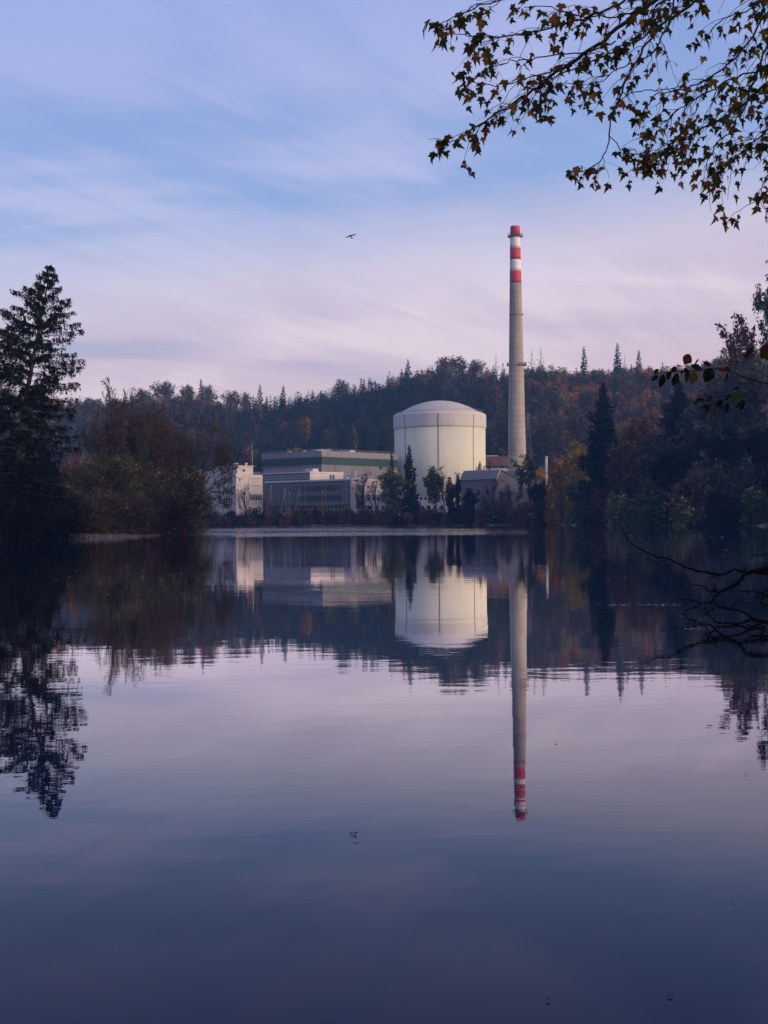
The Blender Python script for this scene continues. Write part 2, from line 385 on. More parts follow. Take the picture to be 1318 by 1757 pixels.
# reflectance falls off steeper than Fresnel: vignette and polariser darkening put into the water
rf = mth(t, 'MINIMUM', mth(t, 'MULTIPLY', mth(t, 'POWER', fr.outputs[0], 1.82), 2.75), 0.97)
gs = t.nodes.new('ShaderNodeBsdfGlossy'); gs.inputs['Roughness'].default_value = 0.0; gs.inputs['Color'].default_value = (0.98, 0.955, 1.0, 1); t.links.new(n, gs.inputs['Normal'])
df = t.nodes.new('ShaderNodeBsdfDiffuse'); df.inputs['Color'].default_value = (0.005, 0.014, 0.043, 1)
mx = t.nodes.new('ShaderNodeMixShader'); t.links.new(rf, mx.inputs[0]); t.links.new(df.outputs[0], mx.inputs[1]); t.links.new(gs.outputs[0], mx.inputs[2])
t.links.new(mx.outputs[0], out.inputs[0])
ww = MB(); ww.add([(-400, -60, 0), (300, -60, 0), (300, 470, 0), (-400, 470, 0)], [(0, 1, 2, 3)])
tag(ww.build('water', m), kind='structure')

# ---------------------------------------------------------------- the plant
UL = np.array([-0.75, 0.6614]); UR = np.array([0.6614, 0.75])     # the two wall directions all the buildings share
PG = 3.4
M_conc = streaked('grey concrete panels', (0.17, 0.17, 0.185), panel=(6, 3.2, 0.12), joint=0.3)
M_band = streaked('dark green cladding', (0.01, 0.045, 0.042), 0.5, panel=(3.0, 0, 0.1), joint=0.5)
M_para = streaked('pale grey cladding', (0.21, 0.21, 0.23), panel=(3.0, 0, 0.1), joint=0.3)
M_pale = streaked('pale render', (0.50, 0.47, 0.45), panel=(0, 3.4, 0.07), joint=0.25)
M_beige = streaked('beige render', (0.50, 0.46, 0.42), panel=(0, 3.4, 0.07), joint=0.2)
M_facade = streaked('grey facade panels', (0.15, 0.15, 0.16), panel=(1.6, 0, 0.14), joint=0.55)
M_white = streaked('white paint', (0.72, 0.72, 0.74)); M_trim = plain('white trim', (0.55, 0.55, 0.56), 0.6, 2, 0.08)
M_roof = plain('roof felt', (0.09, 0.09, 0.095), 0.9, 1, 0.3); M_metal = plain('galvanised steel', (0.38, 0.39, 0.41), 0.5, 3, 0.15, metal=0.4)
M_glass = glass_mat('window glass'); M_glassg = glass_mat('green window glass', (0.015, 0.05, 0.045), 0.2)
M_rust = streaked('red brown cladding', (0.16, 0.085, 0.08), panel=(1.0, 0, 0.12), joint=0.3)
M_shedw = streaked('grimy pale wall', (0.16, 0.16, 0.17), panel=(5, 0, 0.15), joint=0.3)

M_seam = plain('dark joint strip', (0.12, 0.12, 0.13), 0.7)
M_strip = plain('grey joint strip', (0.20, 0.20, 0.19), 0.7)
def windows(parent, o, U, out_dir, a0, a1, n, z0, z1, frac=0.82, glass=None, frame=None):
    """n framed windows along U, each a part with its pane and sill below it; out_dir is the outward normal"""
    w = (a1 - a0) / n; gls = glass or M_glass; fm = frame or M_trim
    for i in range(n):
        b0 = a0 + w * i + w * (1 - frac) / 2; b1 = b0 + w * frac; t_ = 0.07
        f = MB()
        f.box(o, U, out_dir, b0, b1, 0.003, 0.11, z0, z0 + t_).box(o, U, out_dir, b0, b1, 0.003, 0.11, z1 - t_, z1)
        f.box(o, U, out_dir, b0, b0 + t_, 0.003, 0.11, z0 + t_, z1 - t_).box(o, U, out_dir, b1 - t_, b1, 0.003, 0.11, z0 + t_, z1 - t_)
        fo = f.build('window', fm, parent)
        g_ = MB().box(o, U, out_dir, b0 + t_, b1 - t_, 0.003, 0.05, z0 + t_, z1 - t_)
        g_.build('pane', gls, fo)
def rail(o, U, V, segs, z, h=1.0, step=2.2):
    r = MB()
    for (a0, b0, a1, b1) in segs:
        q = lambda a, b, zz: (o[0] + U[0] * a + V[0] * b, o[1] + U[1] * a + V[1] * b, zz)
        Ln = math.hypot(a1 - a0, b1 - b0); k = max(1, int(Ln / step))
        for i in range(k + 1):
            s_ = i / k; r.bar(q(a0 + (a1 - a0) * s_, b0 + (b1 - b0) * s_, z), q(a0 + (a1 - a0) * s_, b0 + (b1 - b0) * s_, z + h), 0.04, 4)
        r.bar(q(a0, b0, z + h), q(a1, b1, z + h), 0.035, 4); r.bar(q(a0, b0, z + h / 2), q(a1, b1, z + h / 2), 0.03, 4)
    return r

# turbine hall -----------------------------------------------------
c = at(551.8, 773, 500); zt = c[2]; o = (c[0], c[1])
def zpix(py, px, Y): return at(px, py, Y)[2]
z_b1, z_b0 = zpix(783.5, 551.8, 500), zpix(796.8, 551.8, 500)
th = tag(empty('turbine_hall', (c[0], c[1], PG)), 'long flat roofed hall with dark green band under its eaves, left of round tower', 'industrial building')
def child(obj_, root):
    obj_.parent = root; obj_.location = tuple(-np.array(root.location)); return obj_
def cb(mb, name, mat, root, **k):            # child built in world coordinates
    o_ = mb.build(name, mat, None, **k); return child(o_, root)
def adopt(root):
    """children built in world coordinates directly under root"""
    for ch in root.children: ch.location = tuple(-np.array(root.location))
LL, LR = 32.0, 43.0
MB().box(o, UL, UR, 0, LL, 0, LR, PG - 2.5, z_b0).build('wall', M_conc, th)
MB().box(o, UL, UR, -0.12, LL + 0.1, -0.12, LR + 0.1, z_b0 + 0.003, z_b1).build('green_band', M_band, th)
pb = MB(); w_ = 0.5
pb.box(o, UL, UR, -0.3, LL + 0.3, -0.3, w_, z_b1 + 0.003, zt).box(o, UL, UR, -0.3, w_, w_, LR + 0.3, z_b1 + 0.003, zt)
pb.box(o, UL, UR, w_, LL + 0.3, LR - w_, LR + 0.3, z_b1 + 0.003, zt).box(o, UL, UR, LL - w_, LL + 0.3, w_, LR - w_, z_b1 + 0.003, zt)
pb.build('parapet', M_para, th)
MB().box(o, UL, UR, w_, LL - w_, w_, LR - w_, z_b1 + 0.003, zt - 0.5).build('roof', M_roof, th)
rail(o, UL, UR, [(0, 0, LL, 0), (0, 0, 0, LR)], zt, 0.7, 2.6).build('railing', M_metal, th)
for a in (4, 10, 17, 25):
    MB().cyl((o[0] + UL[0] * a + UR[0] * 8, o[1] + UL[1] * a + UR[1] * 8), [(0.5, zt - .5), (0.5, zt + 0.5), (0.75, zt + 0.55), (0.75, zt + 0.8), (0.2, zt + 1.0)], 12).build('roof_vent', M_metal, th)
for a, b_, w_, d_, h_ in ((6, 22, 5, 3, 1.6), (16, 14, 3, 6, 2.0), (24, 26, 4, 4, 1.2)):
    MB().box(o, UL, UR, a, a + w_, b_, b_ + d_, zt - .497, zt - .5 + h_).build('roof_unit', M_metal, th)
for a in (3, 9, 15, 21, 27): MB().box(o, UL, -UR, a, a + 2.2, .003, .12, PG + 12, PG + 14.5).build('louvre', M_seam, th)
for b_ in (6, 14, 22, 30): MB().box(o, UR, -UL, b_, b_ + 1.6, .003, .12, PG + 13, PG + 16).build('louvre', M_seam, th)
adopt(th)

# long office block -------------------------------------------------
c = at(602, 821, 460); zt = c[2]; o = np.array([c[0], c[1]])
ob = tag(empty('office_block', (c[0], c[1], PG)), 'long grey three storey office block with window bands and a beige end wall', 'office building')
LL, LR = 42.0, 18.0; nF = -UR; nE = -UL
MB().box(o, UL, UR, 0, LL, 0.0, LR, PG - 2.5, zt - 0.6).build('wall', M_facade, ob)
MB().box(o, UL, UR, -0.25, -0.003, -0.2, LR + .2, PG - 2.5, zt - 0.6).build('end_wall', M_beige, ob)['label'] = 'beige rendered end wall facing the low sun'
MB().box(o, UL, UR, -0.5, LL + 0.3, -0.4, LR + 0.3, zt - 0.597, zt).build('roof', M_trim, ob)
zA0, zA1 = zpix(841.5, 585, 462), zpix(832, 585, 462)
zB0, zB1 = zpix(859, 585, 462), zpix(849, 585, 462)
windows(ob, o, UL, nF, 4.5, 41, 22, zA0, zA1, 0.94, M_glassg, M_seam)
windows(ob, o, UL, nF, 4.5, 41, 22, zB0, zB1, 0.94, M_glassg, M_seam)
windows(ob, o, UL, nF, 0.8, 22, 12, zpix(873, 585, 462), zpix(864.5, 585, 462), 0.75)
MB().box(o, UL, nF, 0, LL, 0.003, 0.9, zB0 - 1.6, zB0 - 1.25).build('canopy', M_roof, ob)
windows(ob, np.array(o) + nE * 0.25, UR, nE, 2.0, 6.5, 2, zB0 - 3, zA1, 0.95, M_glassg)
rail(o, UL, UR, [(0, 0.2, LL, 0.2), (0, 0.2, 0, LR)], zt, 0.9, 1.9).build('railing', M_metal, ob)
# penthouse on the left half of its roof
pc = at(531.9, 809, 474); zp = pc[2]; po = (pc[0], pc[1])
s0 = (np.array(po) - np.array(o)) @ UL
MB().box(po, UL, UR, 0, LL - s0 + 2, 0, 9, zt + 0.003, zp - 0.4).build('penthouse', M_facade, ob)
MB().box(po, UL, UR, -0.25, -0.003, -0.2, 17, zt + 0.003, zp - 0.4).build('penthouse_end_wall', M_beige, ob)
MB().box(po, UL, UR, 0, 2, 9.003, 16.8, zt + 0.003, zp - 0.4).build('penthouse_wing', M_facade, ob)
MB().box(po, UL, UR, -0.5, LL - s0 + 2.3, -0.5, 17.2, zp - 0.397, zp).build('penthouse_roof', M_trim, ob)
windows(ob, po, UL, nF, 0.6, LL - s0 + 1.5, 20, zt + 0.7, zp - 0.9, 0.62, M_glassg)
windows(ob, po + nE * 0.25, UR, nE, 9.5, 12.5, 2, zt + 0.4, zp - 0.9, 0.8, M_glass)
prr = MB()
for i in range(15):
    q = np.array(po) + UL * (0.5 + i * 1.6); prr.bar((q[0], q[1], zp), (q[0] + 0.5, q[1] - .2, zp + 1.3), 0.05, 4)
prr.build('roof_brackets', M_trim, ob)
MB().box(o, UL, UR, 0.5, 2.3, 2.5, 4.0, zt + 0.003, zt + 2.6).build('chimney', M_beige, ob)
for a, b_, w_, d_, h_ in ((30, 12, 4, 3, 1.6), (6, 9, 3, 2, 1.2), (13, 12, 2, 2, .9)):
    MB().box(o, UL, UR, a, a + w_, b_, b_ + d_, zt + .003 if a < 20 else zp + .003, (zt if a < 20 else zp) + h_).build('roof_unit', M_metal, ob)
for a in (2, 12, 22, 32): MB().bar((*(o + UL * a - UR * .12), PG), (*(o + UL * a - UR * .12), zt - .6), .08, 6).build('downpipe', M_metal, ob)
for a in (25, 33): MB().box(o, UL, nF, a, a + 2.4, .003, .14, PG, PG + 2.8).build('door', M_seam, ob)
adopt(ob)

# pale block at the left --------------------------------------------
c = at(405, 812.8, 452); zt = c[2]; o = (c[0], c[1])
lb = tag(empty('pale_block', (c[0], c[1], PG)), 'pale four storey block with stepped roof, left end of the plant', 'office building')
MB().box(o, UL, UR, 0, 8, 0, 6.2, PG - 2.5, zt).build('wall', M_pale, lb)
MB().box(o, UL, UR, 1.0, 9, 6.203, 13.2, PG - 2.5, zt - 0.1).build('wing_wall', M_beige, lb)
MB().box(o, UL, UR, 8.003, 22, 2.5, 12, PG - 2.5, zt + 1.6).build('rear_wall', M_pale, lb)
zu = zpix(800.5, 428, 458)
MB().box(o, UL, UR, 0.7, 7.5, 1.2, 8.5, zt + 0.003, zu).build('upper_storey', M_pale, lb)
MB().box(o, UL, UR, 0.4, 7.8, 0.9, 8.8, zu + 0.003, zu + 0.25).build('upper_roof', M_trim, lb)
MB().box(o, UL, UR, 7.9, 22.2, 2.3, 12.2, zt + 1.603, zt + 1.85).build('rear_roof', M_trim, lb)
windows(lb, np.array(o) + UL * 0.7 + UR * 0, UR, nE, 3.6, 4.8, 1, zt + 0.7, zu - 0.9, 0.9, M_glass)
windows(lb, np.array(o), UL, nF, 1.5, 6.5, 4, zt - 3.1, zt - 1.0, 0.8)
windows(lb, np.array(o), UL, nF, 1.5, 6.5, 4, zt - 6.6, zt - 4.5, 0.8)
windows(lb, np.array(o), UL, nF, 1.5, 6.5, 4, zt - 10.1, zt - 8.0, 0.8)
wo_ = np.array(o) + UL * 1.0
zW = zpix(859, 440, 459)
windows(lb, wo_, UR, nE, 6.6, 12.9, 6, zW, zW + 2.0, 0.9)
for zz_ in (zW + 5.3, zW + 2.4, zW - .5, zt - 1.2):
    MB().box(wo_, UR, nE, 6.5, 13.2, 0.003, 0.35, zz_, zz_ + 0.22).build('cornice', M_trim, lb)
MB().box(wo_, UR, nE, 8.6, 10.6, 0.003, 0.1, PG + .3, PG + 3.1).build('door', M_roof, lb)
for a, b in ((3, 3), (1.5, 6), (5.5, 4.5), (6.5, 2.2)):
    q = np.array(o) + UL * a + UR * b
    MB().cyl(q, [(0.35, zu + 0.25), (0.35, zu + 0.8), (0.6, zu + 0.85), (0.6, zu + 1.1), (0.15, zu + 1.25)], 12).build('roof_vent', M_trim, lb)
for a, b in ((11, 4), (15, 5), (18, 5)):
    q = np.array(o) + UL * a + UR * b
    MB().cyl(q, [(0.35, zt + 1.85), (0.35, zt + 2.5), (0.6, zt + 2.55), (0.6, zt + 2.9)], 12).build('roof_vent', M_trim, lb)
rail(np.array(o), UL, UR, [(1.2, 6.4, 1.2, 13), (1.2, 13, 9, 13)], zt - .1, 0.9, 1.2).build('railing', M_metal, lb)
adopt(lb)

# low white building behind the trees ----------------------------------
c = at(627, 849, 462); o = (c[0], c[1]); zt = c[2]
lw = tag(empty('low_white_building', (c[0], c[1], PG)), 'low flat white building showing between the trees below the round tower', 'building')
Ux = np.array([0.985, 0.17]); Vy = np.array([-0.17, 0.985])
MB().box(o, Ux, Vy, 0, 29, 0, 10, PG - 2, zt - 0.35).build('wall', M_white, lw)
MB().box(o, Ux, Vy, -0.3, 29.3, -0.3, 10.3, zt - 0.347, zt).build('roof', M_trim, lw)
windows(lw, np.array(o), Ux, -Vy, 0.5, 28, 18, zt - 1.9, zt - 0.9, 0.55)
windows(lw, np.array(o), Ux, -Vy, 0.5, 28, 12, zt - 5.2, zt - 3.8, 0.5)
adopt(lw)
tc_ = at(700, 823, 470)
tw = tag(empty('pale_annex', (tc_[0], tc_[1], PG)), 'pale cube-like annex half hidden by trees at the foot of the round tower', 'building')
MB().box(tc_, Ux, Vy, -4, 3, 0, 6, PG - 2, tc_[2] - 3).build('wall', M_pale, tw)
MB().box(tc_, Ux, Vy, -4.2, 3.2, -0.2, 6.2, tc_[2] - 2.997, tc_[2] - 2.7).build('roof', M_trim, tw)
windows(tw, np.array(tc_[:2]), Ux, -Vy, -3.5, 2.5, 3, tc_[2] - 6, tc_[2] - 4.4, 0.6)
adopt(tw)

# saw-tooth workshop ------------------------------------------------
c = at(852, 823, 470); o = np.array(c[:2]); ze = c[2]; zr = zpix(806.4, 855, 472)
sw = tag(empty('sawtooth_workshop', (c[0], c[1], PG)), 'workshop with two dark ribbed saw-tooth roofs and pale gables by the tall stack', 'workshop')
MB().box(o, UL, UR, 0, 16, 0, 26, PG - 2, ze - 0.003).build('wall', M_shedw, sw)
MB().box(o, UL, UR, -2.5, -0.003, 2, 30, PG - 2, ze - 4.2).build('low_wall', streaked('dark low wall', (0.10, 0.10, 0.11)), sw)
M_rib = streaked('ribbed dark metal sheet', (0.045, 0.05, 0.065), 0.55, panel=(0.9, 0, 0.3), joint=0.0)
for k in range(2):
    b0 = 13.0 * k; b1 = b0 + 12.97
    q = lambda a, b, z: (*(o + UL * a + UR * b), z)
    # prism: steep front slope, long back slope
    pr = [q(0, b0, ze), q(0, b0 + 2.3, zr - 0.15), q(0, b1, ze), q(16, b0, ze), q(16, b0 + 2.3, zr - 0.15), q(16, b1, ze)]
    MB().add(pr, [(0, 2, 1), (3, 4, 5), (0, 1, 4, 3), (1, 2, 5, 4), (0, 3, 5, 2)]).build('gable', M_shedw, sw)
    rf = MB(); rf.add([q(-0.3, b0 - 0.35, ze - .05), q(-0.3, b0 + 2.25, zr), q(16.3, b0 + 2.25, zr), q(16.3, b0 - 0.35, ze - .05),
                       q(-0.3, b0 - 0.35, ze + .15), q(-0.3, b0 + 2.25, zr + .2), q(16.3, b0 + 2.25, zr + .2), q(16.3, b0 - 0.35, ze + .15)],
                      [(0, 3, 2, 1), (4, 5, 6, 7), (0, 1, 5, 4), (1, 2, 6, 5), (2, 3, 7, 6), (3, 0, 4, 7)])
    rfo = rf.build('front_roof', M_rib, sw)
    rb = MB()
    for i in range(22):
        a = -0.2 + i * 0.77; rb.bar(q(a, b0 - 0.35, ze + .2), q(a, b0 + 2.25, zr + .24), 0.16, 4)
    rbo = rb.build('ribs', M_metal, rfo)
    bk = MB(); bk.add([q(-0.3, b0 + 2.26, zr), q(-0.3, b1, ze + .02), q(16.3, b1, ze + .02), q(16.3, b0 + 2.26, zr),
                       q(-0.3, b0 + 2.26, zr + .18), q(-0.3, b1, ze + .2), q(16.3, b1, ze + .2), q(16.3, b0 + 2.26, zr + .18)],
                      [(0, 1, 2, 3), (4, 7, 6, 5), (0, 4, 5, 1), (1, 5, 6, 2), (2, 6, 7, 3), (3, 7, 4, 0)])
    bk.build('back_roof', M_roof, sw)
windows(sw, o, UL, -UR, 2, 14, 3, ze - 5.5, ze - 3.0, 0.5)
adopt(sw)

# brown building behind ------------------------------------------------
c = at(832, 783, 590); o = np.array(c[:2]); zt = c[2]
bb = tag(empty('brown_building', (c[0], c[1], PG)), 'flat red brown building seen between the round tower and the tall stack', 'building')
Ux = np.array([1.0, 0.02]); Vy = np.array([-0.02, 1.0])
MB().box(o, Ux, Vy, -4, 17, 0, 14, zpix(799, 850, 590), zt).build('upper_wall', M_rust, bb)
MB().box(o, Ux, Vy, -3, 16, 1.5, 13, PG, zpix(799.2, 850, 590)).build('lower_wall', M_pale, bb)
MB().box(o, Ux, Vy, -4.2, 6, -0.2, 14.2, zt + 0.003, zt + 0.35).build('roof_edge', M_trim, bb)
MB().box(o, Ux, Vy, 6.003, 17.2, -0.2, 14.2, zt + 0.003, zt + 0.2).build('roof', M_roof, bb)
windows(bb, o + Vy * 1.5, Ux, -Vy, 0, 12, 4, zpix(803.5, 850, 590), zpix(800.5, 850, 590), 0.8)
adopt(bb)

# round tower ---------------------------------------------------------
RC = np.array([at(755, 800, 545)[0], 545.0]); RR = 18.55
z_sh = zpix(704.5, 755, 545 - RR); z_bd = zpix(729, 755, 545 - RR); z_top = zpix(687.7, 755, 545)
rt = tag(empty('round_tower', (RC[0], RC[1], PG)), 'huge round cream concrete containment tower with shallow dome, tallest mass beside the stack', 'reactor building')
M_rt = streaked('cream concrete', (0.62, 0.62, 0.48), panel=(5.0, 2.6, 0.07), joint=0.14, centre=(RC[0], RC[1], RR), streak=0.07)
M_ru = streaked('lavender grey panels', (0.53, 0.53, 0.50), panel=(1.45, 0, 0.06), joint=0.14, centre=(RC[0], RC[1], RR), streak=0.10)
M_dome = streaked('dome membrane', (0.50, 0.48, 0.45), 0.7, panel=(4.2, 0, 0.12), joint=0.4, centre=(RC[0], RC[1], RR), streak=0.15)
MB().cyl(RC, [(RR, PG - 2), (RR, z_bd)], 128).build('lower_wall', M_rt, rt, smooth=True)
MB().cyl(RC, [(RR - 0.2, z_bd - 0.35), (RR + 0.35, z_bd - 0.3), (RR + 0.35, z_bd - 0.2), (RR + 0.35, z_sh - 1.0), (RR + 0.35, z_sh - 0.9), (RR + 0.1, z_sh - 0.35), (RR - 0.5, z_sh)], 128, cap=False).build('upper_band', M_ru, rt, smooth=True)
hr = z_top - z_sh; rings = [(RR - 0.5, z_sh)]; rc_ = RR * 0.83; hr = hr - 1.0; Rs = (rc_ ** 2 + hr ** 2) / (2 * hr)
for i in range(14):
    a = rc_ * (1 - i / 14.0); rings.append((a, z_top - Rs + math.sqrt(Rs * Rs - a * a)))
rings.append((0.2, z_top))
MB().cyl(RC, rings, 128).build('dome', M_dome, rt, smooth=True)
M_seam = plain('dark joint strip', (0.12, 0.12, 0.13), 0.7)
def seam(px):
    s_ = np.clip((px - 755) / 79.0, -0.999, 0.999); return math.asin(s_)
for px in (697, 753, 811.7, 676.8):
    an = seam(px) - 0.047; d_ = np.array([math.sin(an), -math.cos(an)]); tt = np.array([math.cos(an), math.sin(an)])
    b = MB(); q = RC + d_ * RR
    b.box(q, tt, d_, -0.17, 0.17, -0.1, 0.09, PG - 1, z_bd - .3).box(q, tt, d_, -0.17, 0.17, 0.2, 0.44, z_bd - 0.28, z_sh - 1.0)
    b.build('seam_strip', M_strip, rt)
dr = MB()
for i in range(40):
    a = 2 * math.pi * i / 40; q = RC + (RR - 1.2) * np.array([math.cos(a), math.sin(a)]); dr.bar((q[0], q[1], z_sh + .2), (q[0], q[1], z_sh + 1.1), 0.04, 4)
    a2_ = 2 * math.pi * (i + 1) / 40; q2 = RC + (RR - 1.2) * np.array([math.cos(a2_), math.sin(a2_)]); dr.bar((q[0], q[1], z_sh + 1.1), (q2[0], q2[1], z_sh + 1.1), 0.04, 4)
dr.build('dome_railing', M_metal, rt)
adopt(rt)

# tall stack ----------------------------------------------------------
CY = 570.0; s = CY / F
cb_ = at(887.6, 800, CY); CC = np.array([cb_[0], CY])
top = at(883.9, 388, CY); CCt = np.array([at(883.9, 388, CY)[0], CY])
ROWS = [(880, 16.6), (800, 15.7), (740, 14.6), (628, 12.7), (540, 11.0), (486.2, 10.1), (466, 9.8), (446, 9.4), (426.5, 9.1), (407, 8.8), (387.6, 8.1)]
def stack_r(py):
    ys = [r[0] for r in ROWS][::-1]; rs = [r[1] for r in ROWS][::-1]; return float(np.interp(py, ys, rs)) * s
def zc(py): return zpix(py, 886, CY)
CC = np.array([at(886.0, 640, CY)[0], CY])
ch = tag(empty('tall_stack', (CC[0], CC[1], PG)), 'very tall slim tapering concrete stack with red and white bands at its top', 'chimney')
M_ch = streaked('stack concrete', (0.36, 0.33, 0.275), panel=(0, 2.4, 0.3), joint=0.32, streak=0.24)
t_ = M_ch.node_tree; pb_ = [n_ for n_ in t_.nodes if n_.bl_idname == 'ShaderNodeBsdfPrincipled'][0]; src_ = pb_.inputs['Base Color'].links[0].from_socket
g_ = t_.nodes.new('ShaderNodeNewGeometry'); sz_ = t_.nodes.new('ShaderNodeSeparateXYZ'); t_.links.new(g_.outputs['Position'], sz_.inputs[0])
so = t_.nodes.new('ShaderNodeMapRange'); t_.links.new(mth(t_, 'ADD', sz_.outputs[2], mth(t_, 'MULTIPLY', noise(t_, mapping(t_, g_.outputs['Position'], (1, 1, .03)), .9, 4, .6), 26.0)), so.inputs[0])
so.inputs[1].default_value = 72; so.inputs[2].default_value = 116; so.inputs[3].default_value = 0.0; so.inputs[4].default_value = 0.38      # soot run down from the mouth
t_.links.new(mixc(t_, so.outputs[0], src_, (0.10, 0.09, 0.08)), pb_.inputs['Base Color'])
M_red = streaked('faded red paint', (0.47, 0.045, 0.055), 0.6, streak=0.25); M_wht = streaked('white band paint', (0.72, 0.71, 0.71), 0.6, streak=0.14)
def ring_seg(y0, y1, n=6): return [(stack_r(y0 + (y1 - y0) * i / n), zc(y0 + (y1 - y0) * i / n)) for i in range(n + 1)]
MB().cyl(CC, [(stack_r(880), PG - 2)] + ring_seg(870, 486.3, 24), 48).build('shaft', M_ch, ch, smooth=True)
for (y0, y1, mt, nm) in ((486.2, 466, M_red, 'red_band'), (465.99, 446, M_wht, 'white_band'), (445.99, 426.5, M_red, 'red_band'), (426.49, 407, M_wht, 'white_band')):
    MB().cyl(CC, ring_seg(y0, y1, 3), 48).build(nm, mt, ch, smooth=True)
r0 = stack_r(407)
MB().cyl(CC, [(r0, zc(406.98)), (stack_r(391), zc(391)), (stack_r(389) - .05, zc(388.5)), (stack_r(388) - 0.5, zc(388)), (stack_r(388) - 0.7, zc(389.5))], 48).build('red_cap', M_red, ch, smooth=True)
def gallery(py, arc=(0, 2 * math.pi), wid=1.1, name='gallery'):
    z = zc(py); r = stack_r(py); n = 36; b = MB(); a0, a1 = arc; full = a1 - a0 > 6.2
    P = []
    for i in range(n + 1):
        a = a0 + (a1 - a0) * i / n; d_ = (math.cos(a), math.sin(a))
        for rr, z_ in ((r + .01, z), (r + wid, z), (r + wid, z + 0.22), (r + .01, z + 0.22)): P.append((CC[0] + d_[0] * rr, CC[1] + d_[1] * rr, z_))
    fs = []
    for i in range(n):
        for k in range(4): fs.append((4 * i + k, 4 * i + (k + 1) % 4, 4 * i + 4 + (k + 1) % 4, 4 * i + 4 + k))
    if not full: fs += [(0, 1, 2, 3), (4 * n + 3, 4 * n + 2, 4 * n + 1, 4 * n)]
    b.add(P, fs); go = b.build(name, plain('gallery steel', (0.10, 0.09, 0.10), 0.7), ch)
    rl = MB()
    for i in range(0, n + 1, 1):
        a = a0 + (a1 - a0) * i / n; q = (CC[0] + math.cos(a) * (r + wid), CC[1] + math.sin(a) * (r + wid))
        rl.bar((q[0], q[1], z), (q[0], q[1], z + 1.2), 0.05, 4)
        if i < n:
            b_ = a0 + (a1 - a0) * (i + 1) / n; q2 = (CC[0] + math.cos(b_) * (r + wid), CC[1] + math.sin(b_) * (r + wid))
            for hz_ in (0.6, 1.2): rl.bar((q[0], q[1], z + hz_), (q2[0], q2[1], z + hz_), 0.045, 4)
    rl.build('railing', plain('railing steel', (0.12, 0.10, 0.11), 0.7), go)
gallery(406.5, wid=1.0)
for py in (541,):
    for an in (-2.6, -.2):
        r_ = stack_r(py) + .25; MB().cyl(CC + np.array([math.cos(an), math.sin(an)]) * r_, [(.22, zc(py)), (.22, zc(py) + .5), (.1, zc(py) + .7)], 8).build('warning_lamp', M_seam, ch)
MB().box(CC + np.array([.35, -.94]) * (stack_r(700) - .6), (.94, .35), (-.35, .94), -.5, .5, -.8, 0, zc(850), zc(838)).build('door', M_seam, ch)
gallery(627.5, (-1.45, 0.9), 1.2); gallery(627.5, (2.6, 3.6), 0.8)
ld = MB(); q0 = CC + np.array([-0.75, -0.66]) * (stack_r(800) + .15)
for sgn in (-.25, .25):
    pts = [(py, CC + np.array([-0.75, -0.66]) * (stack_r(py) + 0.2)) for py in range(860, 400, -20)]
    for (ya, qa), (yb, qb) in zip(pts[:-1], pts[1:]): ld.bar((qa[0] + sgn * .66, qa[1] - sgn * .75, zc(ya)), (qb[0] + sgn * .66, qb[1] - sgn * .75, zc(yb)), 0.05, 4)
ld.build('ladder', M_seam, ch)
for py in (541,):
    MB().cyl(CC, [(stack_r(py) + .12, zc(py + 1)), (stack_r(py) + .12, zc(py))], 48).build('steel_hoop', M_seam, ch)
adopt(ch)
# the stack leans a hair in the picture: lens and roll, not the stack

# small white flue ---------------------------------------------------
c = at(937.5, 806, 505)
fl = tag(empty('white_flue', (c[0], c[1], PG)), 'short plain white flue standing alone right of the tall stack', 'chimney')
MB().cyl(c, [(0.5, PG - 1), (0.5, zpix(784, 937, 505))], 20).build('pipe', M_pale, fl, smooth=True)
MB().cyl(c, [(0.7, zpix(784, 937, 505)), (0.7, zpix(782.8, 937, 505))], 20).build('rim', M_metal, fl, smooth=True)
adopt(fl)

# lattice pylon -------------------------------------------------------
c = at(907, 800, 640); pz = zpix(708, 905, 640)
py_ = tag(empty('lattice_pylon', (c[0], 640, PG)), 'thin steel lattice pylon with short arms just right of the tall stack', 'pylon')
M_pyl = plain('pylon steel', (0.20, 0.20, 0.22), 0.6)
b = MB(); nseg = 16
def leg(k, s_):
    w = 2.4 * (1 - s_) + 0.35; sx, sy = ((-1, -1), (1, -1), (1, 1), (-1, 1))[k]
    return (c[0] + sx * w, 640 + sy * w, PG + (pz - PG) * s_)
for k in range(4): b.bar(leg(k, 0), leg(k, 1), 0.13, 4)
b.build('mast', M_pyl, py_)
b = MB()
for i in range(nseg):
    a_, b_ = i / nseg, (i + 1) / nseg
    for k in range(4): b.bar(leg(k, a_), leg((k + 1) % 4, b_), 0.07, 4); b.bar(leg((k + 1) % 4, a_), leg(k, b_), 0.07, 4)
b.build('lattice', M_pyl, py_)
for (yy_, ln) in ((718, 4.5), (738, 11), (762, 7)):
    z = zpix(yy_, 905, 640)
    a = MB().bar((c[0] - ln * .35, 640, z), (c[0] + ln, 640, z), 0.12, 4).bar((c[0], 640, z + 1.8), (c[0] + ln, 640, z), 0.1, 4).build('cross_arm', M_pyl, py_)
    MB().cyl((c[0] + ln - .2, 640), [(0.05, z - 3.5), (0.28, z - 3.4), (0.28, z - 2.2), (0.05, z - .1)], 8).build('insulator', M_seam, a)
adopt(py_)

